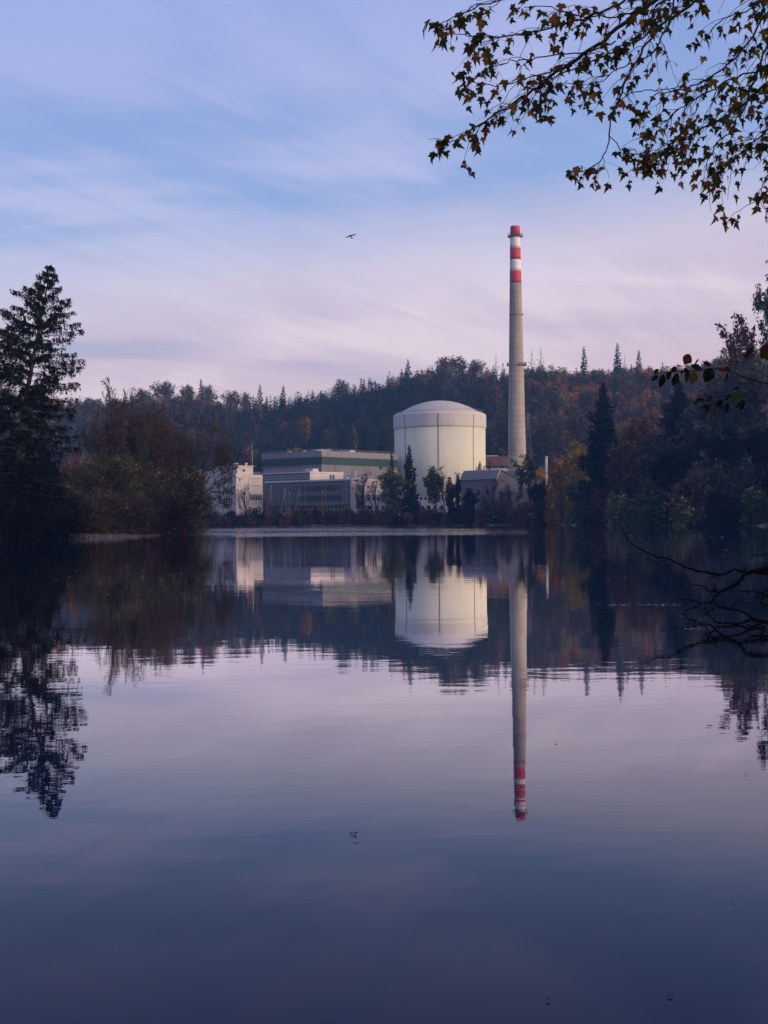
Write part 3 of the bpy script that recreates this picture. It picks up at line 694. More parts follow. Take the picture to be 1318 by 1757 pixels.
# tall thin mast behind the office, leaning struts and lamp posts in front of it
c = at(433, 800, 545); ms = tag(empty('radio_mast', (c[0], 545, PG)), 'thin grey mast rising behind the pale block and office', 'mast')
MB().cyl(c, [(0.16, PG - 1), (0.1, zpix(775, 433, 545)), (0.06, zpix(758, 433, 545))], 8).build('pole', M_metal, ms)
MB().bar((c[0] - 1, 545, zpix(778, 433, 545)), (c[0] + 1, 545, zpix(778, 433, 545)), 0.07).build('cross_arm', M_metal, ms)
MB().bar((c[0] - .8, 545, zpix(785, 433, 545)), (c[0] + .8, 545, zpix(785, 433, 545)), 0.06).build('cross_arm', M_metal, ms)
adopt(ms)
M_pole = plain('pale pole', (0.27, 0.27, 0.27), 0.6)
for i, ((xa, ya, xb, yb), lb_) in enumerate(zip([(455, 880, 465.5, 832), (477.5, 879, 490, 836), (502, 878, 514, 835), (418, 872, 426, 828)],
        ['leftmost of three pale leaning poles before the grey facade', 'middle one of three pale leaning poles before the grey facade', 'right one of three pale leaning poles before the grey facade', 'dark thin leaning pole before the pale block'])):
    A = at(xa, ya, 453.0); A[2] = ground_z(A[0], A[1]) - 0.2; B = at(xb, yb, 455.0)
    e = tag(empty('leaning_pole', tuple(A)), lb_, 'pole', 'leaning poles on the bank')
    MB().bar(A, B, 0.085, 8).build('shaft', M_pole if i < 3 else M_seam, e)
    MB().bar((B[0], B[1], B[2]), (B[0] + .15, B[1] + .1, B[2] - 9.5), 0.07, 6).build('prop', M_pole if i < 3 else M_seam, e)
    adopt(e)
for (px, ptop, lb_) in ((497, 847, 'slim lamp post with white head before the office facade, left one'), (553, 844, 'slim lamp post with white head before the office facade, right one'),
                        (427, 815, 'tall lamp post with a curved arm beside the pale block'), (817.5, 868, 'short pale marker post on the bank below the workshop')):
    Y = 454.0 if px != 817.5 else 449.5; A = at(px, ptop, Y); gz = ground_z(A[0], A[1])
    e = tag(empty('lamp_post' if px != 817.5 else 'marker_post', (A[0], A[1], gz)), lb_, 'lamp post' if px != 817.5 else 'post')
    MB().bar((A[0], A[1], gz - .3), (A[0], A[1], A[2]), 0.06, 6).build('pole', M_metal, e)
    if px != 817.5:
        hx = 1.2 if px == 427 else 0.3
        MB().add(*[(lambda vt: (vt[0], [tuple(q) for q in vt[1]]))(tube([(A[0] - .1, A[1], A[2]), (A[0] + hx * .5, A[1], A[2] + .25), (A[0] + hx, A[1], A[2] + .2)], [.13, .18, .1], 6))][0]).build('lamp_head', M_white, e)
    else:
        MB().box(A, (1, 0), (0, 1), -.2, .2, -.03, .03, A[2] - 0.6, A[2] + .1).build('plate', M_white, e)
    adopt(e)
# ---------------------------------------------------------------- trees: makers
RMIN = [0.0]
def grow(rng, p, d, ln, r, lev, maxlev, wood, twigs, spread, up, nch, sides=(7, 6, 5, 4, 3, 3)):
    n = 5 if lev < 2 else 4
    P = [np.array(p, float)]; D = np.array(d, float)
    for i in range(n):
        D = D + rng.normal(size=3) * (0.13 + 0.03 * lev) + np.array([0, 0, up]) * 0.12; D /= np.linalg.norm(D)
        P.append(P[-1] + D * ln / n)
    P = np.array(P); r = max(r, RMIN[0] * (1.6 if lev < maxlev else 1)); R = np.linspace(r, r * (0.5 if lev < maxlev else 0.25), n + 1)
    wood.append(tube(P, R, sides[min(lev, 5)]))
    if lev >= maxlev - 1: twigs.append(P)
    if lev == maxlev: return
    k = nch[min(lev, len(nch) - 1)]
    for i in range(k):
        s_ = (0.30 if lev else 0.35) + (0.70 if lev else .65) * (i + rng.random() * 0.7) / k; s_ = min(s_, 0.999)
        q = s_ * n; a = int(q); q0 = P[a] + (P[a + 1] - P[a]) * (q - a); dd = P[a + 1] - P[a]; dd = dd / np.linalg.norm(dd)
        ax = np.cross(dd, rng.normal(size=3)); ax /= np.linalg.norm(ax)
        an = rad(spread) * (0.65 + 0.6 * rng.random())
        nd_ = dd * math.cos(an) + ax * math.sin(an)
        grow(rng, q0, nd_, ln * (0.50 + 0.25 * rng.random()) * (1.12 - 0.35 * s_), R[a] * 0.55, lev + 1, maxlev, wood, twigs, spread, up, nch, sides)
def broadleaf(seed, h, w, nleaf, leaf, stems=1, trunk=0.3, maxlev=4, nch=(7, 5, 4, 3), spread=42, up=0.5, clump=0.5, lean=0.0, squash=0.8, colvar=0.35, low=0.0):
    rng = np.random.default_rng(seed); wood, twigs = [], []
    for k in range(stems):
        a = 2 * math.pi * (k + rng.random() * .6) / max(1, stems); out_ = 0.0 if stems == 1 else 0.45 + 0.3 * rng.random()
        d = np.array([math.cos(a) * out_ + lean, math.sin(a) * out_, 1.0]); d /= np.linalg.norm(d)
        base = np.array([math.cos(a), math.sin(a), 0]) * (0 if stems == 1 else w * 0.06)
        grow(rng, base, d, h * 0.62, h * (0.022 if stems == 1 else 0.014), 0, maxlev, wood, twigs, spread, up, nch)
    WV, WT = join(wood); tw = np.vstack([t_[1:] for t_ in twigs])
    top_ = WV[:, 2].max(); sz_ = (h - leaf * .5) / top_
    wid = np.percentile(np.abs(tw[:, :2]), 97) * 2; sx = (w - leaf) / wid
    sc = np.array([sx, sx, sz_]); WV *= sc; tw = tw * sc
    if low: tw[:, 2] = np.where(rng.random(len(tw)) < low, tw[:, 2] * rng.random(len(tw)), tw[:, 2])
    cidx = rng.integers(0, len(tw), size=max(8, nleaf // 14)); cc = tw[cidx]
    cb_ = np.exp(rng.normal(size=len(cc)) * colvar); hue = rng.normal(size=len(cc)) * 0.12
    k = rng.integers(0, len(cc), size=nleaf)
    C = cc[k] + rng.normal(size=(nleaf, 3)) * clump * np.array([1, 1, 0.75]); C[:, 2] = np.clip(C[:, 2], 0.15, h)
    LV, LT = tri_cloud(rng, C, leaf * (0.6 + 0.8 * rng.random(nleaf)), squash)
    b = cb_[k] * np.exp(rng.normal(size=nleaf) * 0.25)
    col = np.stack([b * (1 + hue[k]), b, b * (1 - hue[k])], -1).clip(0, 4)
    return WV, WT, LV, LT, np.repeat(col, 3, 0)
def spruce(seed, h, w, nb, ncard, card, droop=0.15, ragged=0.25, bare=0.08, power=0.85, wood=True, profile=None, hang=0.0, lumpy=0.0):
    rng = np.random.default_rng(seed); parts = []
    P = np.array([(0, 0, 0), (0, 0, h * .5), (0, 0, h * .97)]); parts.append(tube(P, [h * .014, h * .009, h * .002], 6))
    Cs, cols = [], []
    for i in range(nb):
        t_ = bare + (1 - bare) * (i / nb) ** 0.92
        a = i * 2.39996 + rng.normal() * .3; rr = profile(t_, a) if profile else 1.3 * w / 2 * (1 - t_) ** power
        rr *= 1 - ragged * rng.random(); rr *= 1 + lumpy * math.sin(t_ * 31 + 2.1 * math.sin(a + t_ * 7)) * math.cos(a * 1.0 + t_ * 11); rr = max(rr, 0.02 * w)
        d = np.array([math.cos(a), math.sin(a), 0]); lift = 0.35 * t_ - droop
        m_ = 5; s_ = np.linspace(0, 1, m_ + 1)
        Q = np.array([0, 0, h * t_]) + d * (rr * s_)[:, None]; Q[:, 2] += rr * (lift * s_ - droop * .8 * s_ ** 2 + droop * 1.0 * s_ ** 4)
        if wood: parts.append(tube(Q, np.linspace(h * .0028 * (1.1 - t_), h * .0006, m_ + 1), 3))
        n = max(4, int(ncard * (rr / (w / 2) + 0.12) * 1.6 / nb)); u = rng.random(n) ** 0.75
        q = u * m_; k = np.minimum(q.astype(int), m_ - 1); p_ = Q[k] + (Q[k + 1] - Q[k]) * (q - k)[:, None]
        side = np.array([-d[1], d[0], 0]); wd = rr * 0.28 * (1.15 - u) + card * .3
        p_ = p_ + side * (rng.normal(size=n) * wd)[:, None]; p_[:, 2] -= np.abs(rng.normal(size=n)) * (card * 0.5 + hang * (0.5 + rr / w))
        Cs.append(p_); cols.append(np.full(n, math.exp(rng.normal() * 0.22)))
    n = max(6, ncard // 60); tp = np.stack([rng.normal(size=n) * card * .2, rng.normal(size=n) * card * .2, h * (1 - 0.06 * rng.random(n))], -1); Cs.append(tp); cols.append(np.ones(n))
    C = np.vstack(Cs); b = np.concatenate(cols) * np.exp(rng.normal(size=len(C)) * .2)
    V_, T_ = tri_cloud(rng, C, card * (0.6 + .8 * rng.random(len(C))) * np.clip(1.15 - .75 * (C[:, 2] / h) ** 2, .3, 1), 0.65)
    WV, WT = join(parts)
    return WV, WT, V_, T_, np.repeat(np.stack([b, b, b], -1), 3, 0)
PAL = {
    'spruce': (0.017, 0.041, 0.042), 'dark': (0.010, 0.017, 0.013), 'green': (0.040, 0.055, 0.022), 'olive': (0.060, 0.060, 0.022), 'grey': (0.055, 0.060, 0.048),  # spruce tinted bluer: part of the distance haze is put into its colour
    'rust': (0.115, 0.054, 0.032), 'orange': (0.25, 0.10, 0.03), 'yellow': (0.23, 0.15, 0.03), 'brown': (0.070, 0.050, 0.028), 'red': (0.075, 0.026, 0.026), 'bare': (0.095, 0.062, 0.055), 'umber': (0.085, 0.044, 0.030),
}
FM = {k: foliage_mat(k + ' foliage', v) for k, v in PAL.items()}
FMB = {k: foliage_mat(k + ' bank foliage', tuple(c * {'orange': 1.5, 'yellow': 1.5, 'rust': 1.5, 'olive': 2.7, 'brown': 2.0, 'green': 1.6, 'grey': 1.3, 'bare': 1.3}.get(k, 1.0) for c in v), .3) for k, v in PAL.items()}
def arr_mesh(name, tr, cmat, wmat=None):
    """one mesh for a far tree: crown and trunk faces in two slots"""
    WV, WT, LV, LT, C = tr
    V_ = np.vstack([LV, WV]); T_ = np.vstack([LT, WT + len(LV)])
    Cc = np.vstack([C, np.ones((len(WV), 3))]); MI = np.concatenate([np.zeros(len(LT), int), np.ones(len(WT), int)])
    return tri_mesh(name, V_, T_, [cmat, wmat or BARK], Cc, MI)
PR = {}
def proto(kind, args, maker):
    """wood and crown meshes, shared by all trees of one build"""
    if kind not in PR:
        WV, WT, LV, LT, C = maker(**args)
        PR[kind] = (tri_mesh(kind + ' trunk', WV, WT, [BARK], smooth=True), tri_mesh(kind + ' crown', LV, LT, [FM['green']], C), WV, LV)
    return PR[kind]
def place(name, kind, x, y, z, h, w, col, label, cat, group=None, rz=0.0, bark=None, hk=None):
    wm, cmh, WV, LV = PR[kind]; h0, w0 = hk or KH[kind]
    r = tag(empty(name, (x, y, z), rz), label, cat, group); r.scale = (w / w0, w / w0, h / h0)
    t_ = link('trunk', wm, r); c_ = link('crown', cmh, r)
    c_.material_slots[0].link = 'OBJECT'; c_.material_slots[0].material = (FMB if y < 480 else FM)[col]
    if bark: t_.material_slots[0].link = 'OBJECT'; t_.material_slots[0].material = bark
    return r
KH = {}
def P_(kind, maker, **a):
    KH[kind] = (a['h'], a['w']); proto(kind, a, maker)

# ---------------------------------------------------------------- the wooded hill
rngH = np.random.default_rng(11)
def in_boxes(X, Y):
    return (Y < 572)
pts = []
yrow = 590.0
while yrow < 862:
    step = 5.9
    xs_ = np.arange(-300, 330, step) + rngH.uniform(-2.2, 2.2, len(np.arange(-300, 330, step))) + (step / 2 if int(yrow) % 2 else 0)
    for x in xs_: pts.append((x, yrow + rngH.uniform(-2.6, 2.6)))
    yrow += step * 1.05
pts = np.array(pts); tx, ty = pts[:, 0], pts[:, 1]
tz = height(tx, ty); px_, py_2 = proj(np.stack([tx, ty, tz], -1))
keep = (px_ > -160) & (px_ < 1480); tx, ty, tz, px_, py_2 = tx[keep], ty[keep], tz[keep], px_[keep], py_2[keep]
nT = len(tx)
# what stands where: dark conifers in the middle, browns and rusts to the right and at the far left
mixv = wob(tx, ty, 23) + rngH.normal(size=nT) * 0.5
pcon = np.interp(px_, [-150, 100, 300, 400, 460, 640, 760, 880, 960, 1100, 1300, 1480], [.3, .25, .3, .45, .9, .86, .62, .45, .25, .14, .12, .15])
pcon = pcon * np.where((ty > 795) & ((px_ < 430) | (px_ > 935)), .12, 1.0)
pcon = pcon + 0.12 * (ty < 700) * (px_ < 900) - 0.10 * (ty > 810) * (px_ > 660) * (px_ < 900)
con = rngH.random(nT) < pcon + 0.16 * np.tanh(mixv)
hh = np.where(con, rngH.uniform(17, 26, nT), rngH.uniform(15, 22, nT)); ww_ = np.where(con, rngH.uniform(8, 11.5, nT), rngH.uniform(7.5, 13, nT))
# no tree stands above the skyline of its line of sight
for i in range(nT):
    lim = np.interp(px_[i], SKY_PX[:, 0], SKY_PX[:, 1]) + rngH.random() ** 1.1 * (34 if con[i] else 24) - (7 if con[i] else 1)
    ztop_ = 2 + (hor(px_[i]) - lim) / F * ty[i]; hh[i] = min(hh[i], max(6.0, ztop_ - tz[i]))
kinds = np.zeros(nT, int)
u_ = np.clip(.5 + .5 * np.tanh(.8 * wob(tx, ty, 31, 1.7)) * .9 + rngH.normal(size=nT) * .22, 0, .999); u_ = np.argsort(np.argsort(u_)) / nT
right = px_ > 900
for i in range(nT):
    if con[i]: kinds[i] = int(rngH.random() * 4)
    elif px_[i] > 880: kinds[i] = 4 + int(np.searchsorted([.22, .42, .50, .80, .92], u_[i] * .999))    # rust orange yellow brown olive bare
    elif px_[i] < 400: kinds[i] = 4 + int(np.searchsorted([.12, .16, .19, .52, .58], u_[i] * .999))
    else: kinds[i] = 4 + int(np.searchsorted([.22, .27, .34, .60, .80], u_[i] * .999))
HC = ['rust', 'orange', 'yellow', 'brown', 'olive', 'bare']
protoH = []
for k in range(4): protoH.append((spruce(100 + k, 24, 7.4, 40, 760, 0.72, droop=.25, ragged=.4, wood=False, power=(.8, .95, 1.0, .72)[k]), 24, 7.4, 'spruce'))
for k, c_ in enumerate(HC):
    nl = 420 if c_ == 'bare' else 1100
    protoH.append((broadleaf(200 + k, 17, 11, nl, 0.5 if c_ == 'bare' else .62, maxlev=2 if c_ != 'bare' else 3, nch=(8, 5, 3), clump=.9, colvar=.3, squash=.6), 17, 11, c_))
# how much of each tree the picture shows: paint silhouettes far to near on a coarse screen
G = 1.0 / 1.2; IM = np.full((int(1757 * G), int(1318 * G)), -1, int)
topx, topy = proj(np.stack([tx, ty, tz + hh], -1))
order = np.argsort(-ty)
for i in order:
    y0, y1 = int(topy[i] * G), int(py_2[i] * G); hw = ww_[i] * 0.5 / ty[i] * F * G
    for yy_ in range(max(0, y0), min(IM.shape[0], y1)):
        f_ = (yy_ - y0 + .5) / max(1, y1 - y0); k_ = hw * (f_ ** .8 if con[i] else min(1, math.sqrt(max(0, 1 - (2 * min(f_, .6) / .9 - 1) ** 2)) + .1))
        a_, b_ = int(px_[i] * G - k_), int(px_[i] * G + k_) + 1
        if b_ > 0 and a_ < IM.shape[1]: IM[yy_, max(0, a_):max(0, b_)] = i
def hide(x0, x1, y0, y1): IM[int(y0 * G):int(y1 * G), int(max(0, x0) * G):int(x1 * G)] = -1
for bx in ((676, 834, 700, 900), (872, 903, 380, 900), (452, 676, 775, 900), (0, 130, 560, 930), (160, 340, 760, 930), (1012, 1058, 690, 900), (1130, 1318, 690, 930), (940, 1318, 790, 930), (352, 452, 802, 920)): hide(*bx)
cnt = np.bincount(IM[IM >= 0], minlength=nT)
singles = set()
for flag in (True, False):
    idx = np.where((con == flag) & (cnt > 3))[0]; idx = idx[np.argsort(-cnt[idx])][:285]; singles |= set(idx.tolist())
meshH = {}
def side_word(i): return 'left of the tall stack' if px_[i] < 886 else 'right of the tall stack'
stuffV, stuffT, stuffC, stuffM, nv = [], [], [], [], 0
mats_st = [FM['spruce']] + [FM[c_] for c_ in HC] + [BARK]
CW = {'rust': 'rust red', 'orange': 'orange', 'yellow': 'yellow', 'brown': 'brown', 'olive': 'olive green', 'bare': 'nearly bare grey brown'}
for i in range(nT):
    k = int(kinds[i]); tr, h0, w0, cname = protoH[k]; rz = rngH.random() * 6.28; sx, sz_ = ww_[i] * min(1, .45 + .55 * hh[i] / 17) / w0, hh[i] / h0
    if i in singles:
        if k not in meshH: meshH[k] = arr_mesh('hill tree', tr, FM[cname], BARK_PALE if cname == 'bare' else BARK)
        o_ = link('spruce_tree' if con[i] else 'broadleaf_tree', meshH[k], None, (tx[i], ty[i], tz[i] - .4)); o_.rotation_euler = (0, 0, rz); o_.scale = (sx, sx, sz_)
        sw_ = side_word(i)
        if con[i]: tag(o_, 'dark spruce in the dense forest on the hill, ' + sw_, 'tree', 'hill spruces ' + sw_)
        else: tag(o_, CW[cname] + ' autumn tree in the hill forest, ' + sw_, 'tree', CW[cname] + ' hill trees ' + sw_)
    elif cnt[i] > 0 or rngH.random() < 0.5:
        WV, WT, LV, LT, C = tr; sel = rngH.random(len(LT)) < 0.75
        Vl = LV.reshape(-1, 3, 3)[sel].reshape(-1, 3); Cl = C.reshape(-1, 3, 3)[sel].reshape(-1, 3) * rngH.uniform(.75, 1.25)
        ca, sa = math.cos(rz), math.sin(rz); Rm = np.array([[ca * sx, -sa * sx, 0], [sa * sx, ca * sx, 0], [0, 0, sz_]])
        Vl = Vl @ Rm.T + np.array([tx[i], ty[i], tz[i] - .4]); n_ = len(Vl)
        stuffV.append(Vl); stuffC.append(Cl); stuffT.append(np.arange(n_).reshape(-1, 3) + nv); nv += n_
        stuffM.append(np.full(n_ // 3, 0 if con[i] else 1 + HC.index(cname)))
print('hill trees', nT, 'single', len(singles), 'con', int(con.sum()))
fo = link('forest', tri_mesh('forest', np.vstack(stuffV), np.vstack(stuffT), mats_st, np.vstack(stuffC), np.concatenate(stuffM)))
tag(fo, kind='stuff')

# skyline trees that stand out on their own
P_('lone spruce', spruce, seed=31, h=20, w=8, nb=46, ncard=1700, card=.55, droop=.22, ragged=.3, power=.62)
P_('thin larch', spruce, seed=33, h=20, w=9, nb=40, ncard=420, card=.5, droop=-.05, ragged=.5, power=.6)
for (px, ytop, wpx, kd, col, lb_) in (
        (1002, 594, 17, 'lone spruce', 'spruce', 'lone spruce on the skyline, leftmost of three right of the tall stack'),
        (1059, 588, 19, 'lone spruce', 'spruce', 'lone pointed spruce on the skyline, tallest of three right of the stack'),
        (1096, 600, 15, 'lone spruce', 'spruce', 'small round spruce on the skyline, rightmost of three'),
        (912, 600, 16, 'thin larch', 'bare', 'thin see-through larch on the skyline close beside the tall stack'),
        (928, 595, 17, 'thin larch', 'bare', 'taller see-through larch on the skyline, second from the tall stack'),
        (851, 607, 15, 'thin larch', 'bare', 'thin bare larch on the skyline just left of the tall stack'),
        (700, 616, 16, 'lone spruce', 'spruce', 'tall pointed spruce on the skyline above the round tower\'s left edge'),
        (486, 661, 17, 'lone spruce', 'spruce', 'pointed spruce on the skyline above the left end of the hall'),
        (446, 659, 15, 'lone spruce', 'spruce', 'narrow spruce on the skyline above the pale block'),
        (1072, 606, 9, 'thin larch', 'bare', 'small thin larch between two lone spruces on the skyline')):
    Y = 836.0; a_ = at(px, ytop, Y); gz = ground_z(a_[0], Y); w_m = wpx / F * Y
    place('skyline_tree', kd, a_[0], Y, gz - 0.5, a_[2] - gz + .5, w_m * 1.35, col, lb_, 'tree', None, px * .37)
P_('beech', broadleaf, seed=41, h=20, w=12, nleaf=1500, leaf=.45, maxlev=3, nch=(9, 6, 4), spread=36, up=.8, clump=.8)
for (px, ytop, wpx, col, lb_) in ((287, 648, 44, 'bare', 'round bare-crowned beech on the skyline behind the left bank, tallest there'), (322, 655, 34, 'bare', 'bare-crowned beech on the skyline beside a dark pine'),
                                 (361, 656, 34, 'bare', 'thin crowned beech right of the dark pine on the left skyline'), (404, 664, 34, 'brown', 'brown spreading tree at the notch of the left skyline'),
                                 (420, 668, 26, 'bare', 'small pale bare tree right of the notch in the left skyline'), (580, 645, 26, 'bare', 'pale bare tree rising out of dark spruces left of the tower'),
                                 (790, 605, 42, 'brown', 'big brown beech on the crest above the round tower'), (765, 608, 36, 'rust', 'rust brown beech on the crest left of the big brown one'),
                                 (812, 612, 30, 'brown', 'brown beech on the crest between round tower and stack'), (240, 662, 40, 'bare', 'hazy bare tree on the skyline above the left bank willow'),
                                 (150, 678, 50, 'bare', 'hazy purple grey tree on the far hill right of the big spruce')):
    Y = 830.0; a_ = at(px, ytop, Y); gz = ground_z(a_[0], Y)
    place('beech_tree', 'beech', a_[0], Y, gz - 0.5, a_[2] - gz + .5, wpx / F * Y * 1.1, col, lb_, 'tree', None, px * .7, BARK_PALE)
a_ = at(345, 650, 834.0); gz = ground_z(a_[0], 834.0)
place('pine_tree', 'lone spruce', a_[0], 834.0, gz - .5, a_[2] - gz + .5, 7.5, 'spruce', 'dark lopsided pine standing among bare beeches on the left skyline', 'tree', None, 1.0)
rb = np.random.default_rng(91)
for j in range(14):
    px = rb.uniform(430, 1150); 
    if 660 < px < 850 or 868 < px < 930: continue
    Y = rb.uniform(600, 720); a_ = at(px, 700, Y); gz = ground_z(a_[0], Y)
    place('bare_trunk_tree', 'thin larch', a_[0], Y, gz - .5, rb.uniform(17, 22), 4.5, 'bare', 'pale bare trunked tree among dark trees on the hill slope', 'tree', 'pale bare trunks on the hill', px, BARK_PALE)
# yellow tree behind the hall, and coloured ones on the slope
for (px, ytop, wpx, Y, col, lb_) in ((510, 759, 36, 560, 'yellow', 'golden yellow tree peeping over the hall\'s flat roof'), (607, 722, 22, 640, 'olive', 'tan olive tree on the slope above the middle of the hall'),
                                    (527, 707, 22, 700, 'yellow', 'small yellow tree in the dark spruce slope above the hall'), (560, 728, 26, 660, 'olive', 'olive green tree in the dark slope above the hall'),
                                    (670, 708, 22, 650, 'green', 'green tree on the slope touching the round tower\'s left edge'), (850, 655, 40, 740, 'rust', 'large rust tree on the slope just left of the tall stack'),
                                    (963, 668, 18, 720, 'yellow', 'small yellow tree on the slope between stack and dark spruce'), (955, 700, 60, 640, 'brown', 'wide pinkish brown tree on the slope right of the pylon'),
                                    (420, 766, 24, 590, 'rust', 'rusty pointed tree behind the thin mast'), (985, 690, 46, 660, 'brown', 'brown tree on the slope left of the dark bank spruce')):
    a_ = at(px, ytop, Y); gz = ground_z(a_[0], Y)
    place('autumn_tree', 'beech', a_[0], Y, gz - .5, max(7, a_[2] - gz + .5), wpx / F * Y * 1.15, col, lb_, 'tree', None, px * .31)

# ---------------------------------------------------------------- bank trees
P_('round tree', broadleaf, seed=51, h=20, w=14, nleaf=9000, leaf=.36, maxlev=4, nch=(8, 5, 4, 2), clump=.55, colvar=.45, low=.3)
P_('tall tree', broadleaf, seed=52, h=22, w=11, nleaf=8000, leaf=.36, maxlev=4, nch=(9, 5, 3, 2), spread=34, up=.9, clump=.5, colvar=.45, low=.3)
P_('open tree', broadleaf, seed=53, h=18, w=11, nleaf=2600, leaf=.38, maxlev=4, nch=(8, 5, 4, 2), spread=40, up=.6, clump=.42, colvar=.4)
P_('bare tree', broadleaf, seed=54, h=16, w=8, nleaf=260, leaf=.22, maxlev=4, nch=(8, 5, 4, 3), spread=32, up=.9, clump=.2)
P_('bush', broadleaf, seed=55, h=6, w=8, nleaf=5200, leaf=.26, stems=9, maxlev=3, nch=(6, 5, 3), spread=42, up=.3, clump=.3, colvar=.4, low=.55)
P_('twiggy bush', broadleaf, seed=56, h=6, w=7, nleaf=1500, leaf=.2, stems=9, maxlev=3, nch=(7, 5, 4), spread=34, up=.7, clump=.3, colvar=.4, low=.3)
P_('bank spruce', spruce, seed=57, h=32, w=10, nb=120, ncard=17000, card=.45, droop=.34, ragged=.6, bare=.02, power=.62, hang=.9, lumpy=.35)
P_('small spruce', spruce, seed=58, h=16, w=6, nb=64, ncard=5200, card=.38, droop=.3, ragged=.45, lumpy=.2, bare=.02, power=.75, hang=.4)
P_('ivy column', broadleaf, seed=59, h=13, w=3, nleaf=3600, leaf=.3, maxlev=2, nch=(12, 4, 2), spread=50, up=.8, clump=.35, low=.6)

